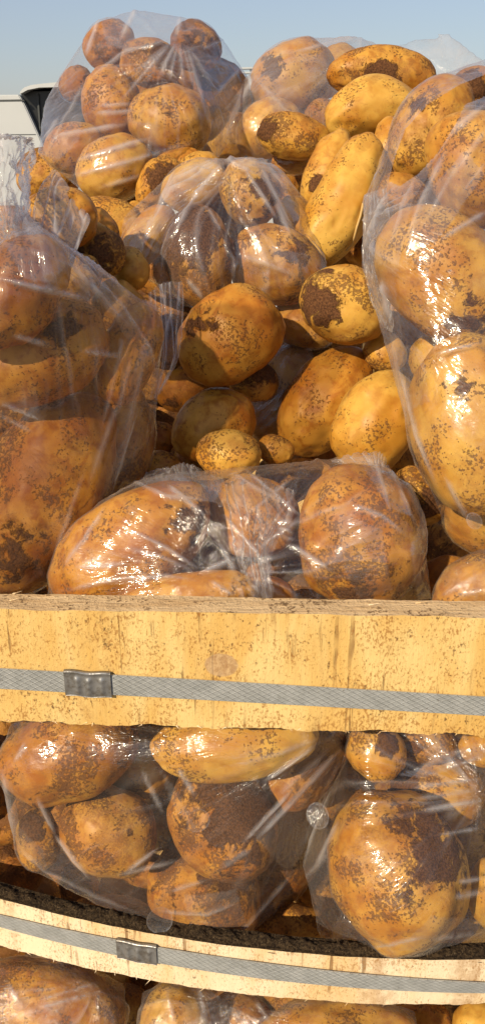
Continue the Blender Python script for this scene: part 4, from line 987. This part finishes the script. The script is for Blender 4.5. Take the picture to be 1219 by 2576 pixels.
sheet('gathered_corner', [[(830, 1158, .80), (880, 1140, .795), (930, 1134, .79), (965, 1145, .79), (985, 1180, .79)],
                          [(890, 1190, .785), (910, 1180, .775), (940, 1180, .77), (965, 1190, .77), (990, 1220, .775)],
                          [(900, 1250, .77), (920, 1250, .755), (950, 1255, .75), (985, 1265, .755), (1015, 1280, .765)],
                          [(905, 1320, .745), (930, 1330, .735), (965, 1335, .735), (1010, 1340, .745), (1050, 1350, .76)]], bG, .12, 60, 60, .0035, 10, (.04, 0, .04, 0), 8)
vent(497, 2062, .80, 33, bH, .35, 1, .03); vent(800, 2052, .845, 32, bH, -.4, 2, .03); vent(401, 2312, .855, 36, bH, .2, 3, .06)
vent(1193, 1312, .735, 26, bR, -.9, 4, .08); vent(52, 2522, .86, 28, bN, .9, 5, .12)

# ------------------------------------------------------------------ van behind
van = bpy.data.objects.new('white_van', None); COL.objects.link(van); van.location = (-1.5, 7.0, 0)
tag(van, 'white van with a dark opening and pale roof, half hidden behind the heap', 'van')
VY = 6.0
def VP(px, py, dy=0.0):
    """point on the van's near face under a picture pixel."""
    d = P(px, py, 1) - C0; return C0 + d * ((VY + dy) / d[1])
def vpoly(name, pts, dy, depth, mat, bevel=.01):
    bm = bmesh.new(); f = [bm.verts.new(VP(x, y, dy)) for x, y in pts]
    face = bm.faces.new(f); r = bmesh.ops.extrude_face_region(bm, geom=[face])
    for v in r['geom']:
        if isinstance(v, bmesh.types.BMVert): v.co += Vector((0, depth, 0))
    bmesh.ops.recalc_face_normals(bm, faces=bm.faces)
    if bevel: bmesh.ops.bevel(bm, geom=list(bm.edges), offset=bevel, segments=2, affect='EDGES')
    o = bm_obj(name, bm, mat); o.parent = van; o.matrix_parent_inverse = Matrix.Translation(-Vector(van.location)); return o
zg = 350 + FP * 0  # noqa
side = vpoly('body', [(-700, 244), (48, 238), (62, 262), (100, 345), (150, 470), (700, 470), (700, 900), (-700, 900)], 0, 1.6, M_WHITE, .006)
vpoly('opening', [(51, 232), (200, 226), (640, 230), (640, 468), (152, 468), (104, 345), (66, 262)], .06, 1.0, M_BLACK, 0)  # solid slab, the shade inside the van painted as black
# roof: rounded cap rising to the right
bm = bmesh.new()
prof = [(50, 237), (52, 229), (62, 220), (78, 214), (100, 211), (150, 206), (240, 200), (640, 196), (640, 226), (240, 222), (150, 219), (100, 220), (70, 226)]
f = [bm.verts.new(VP(x, y, -.05)) for x, y in prof]; fc = bm.faces.new(f)
r = bmesh.ops.extrude_face_region(bm, geom=[fc])
for v in r['geom']:
    if isinstance(v, bmesh.types.BMVert): v.co += Vector((0, 1.9, .03))
bmesh.ops.recalc_face_normals(bm, faces=bm.faces)
o = bm_obj('roof', bm, M_WHITE); o.parent = van; o.matrix_parent_inverse = Matrix.Translation(-Vector(van.location))
vpoly('roof_light', [(146, 210), (156, 206), (200, 204.5), (204, 211.5)], -.065, .05, M_BLUE, .003)
vpoly('seam', [(-700, 262), (52, 250), (62, 251.5), (62, 254), (-700, 265)], -.004, .03, M_SEAM, 0)
vpoly('seam', [(-700, 341), (90, 337.5), (90, 338.6), (-700, 343)], -.004, .03, M_SEAM, 0)
vpoly('interior_lamp', [(145, 228), (152, 223), (165, 222), (172, 226), (166, 230), (150, 232)], .03, .05, M_WHITE, .004)
vpoly('inner_pillar', [(92, 235), (97, 235), (104, 345), (101, 345)], .04, .03, M_SEAM, 0)
# ladder rack on the roof
for (x0, y0, x1, y1) in ((560, 171, 900, 160), (560, 182, 900, 172), (560, 206, 900, 198)):
    vpoly('rack_rail', [(x0, y0), (x1, y1), (x1, y1 + 5.5), (x0, y0 + 5.5)], -.02, .05, M_WHITE, .003)
for x in (600, 628, 651, 674, 698, 722):
    vpoly('rack_bar', [(x, 171), (x + 5, 170.8), (x + 5, 206), (x, 206)], 0, .03, M_WHITE, .002)
for wx in (-2.6, .9):
    bm = bmesh.new(); bmesh.ops.create_cone(bm, cap_ends=True, segments=40, radius1=.33, radius2=.33, depth=.22, matrix=Matrix.Translation((wx, VY - .08, .33)) @ Matrix.Rotation(R(90), 4, 'X'))
    o = bm_obj('wheel', bm, M_TYRE); o.parent = van; o.matrix_parent_inverse = Matrix.Translation(-Vector(van.location))
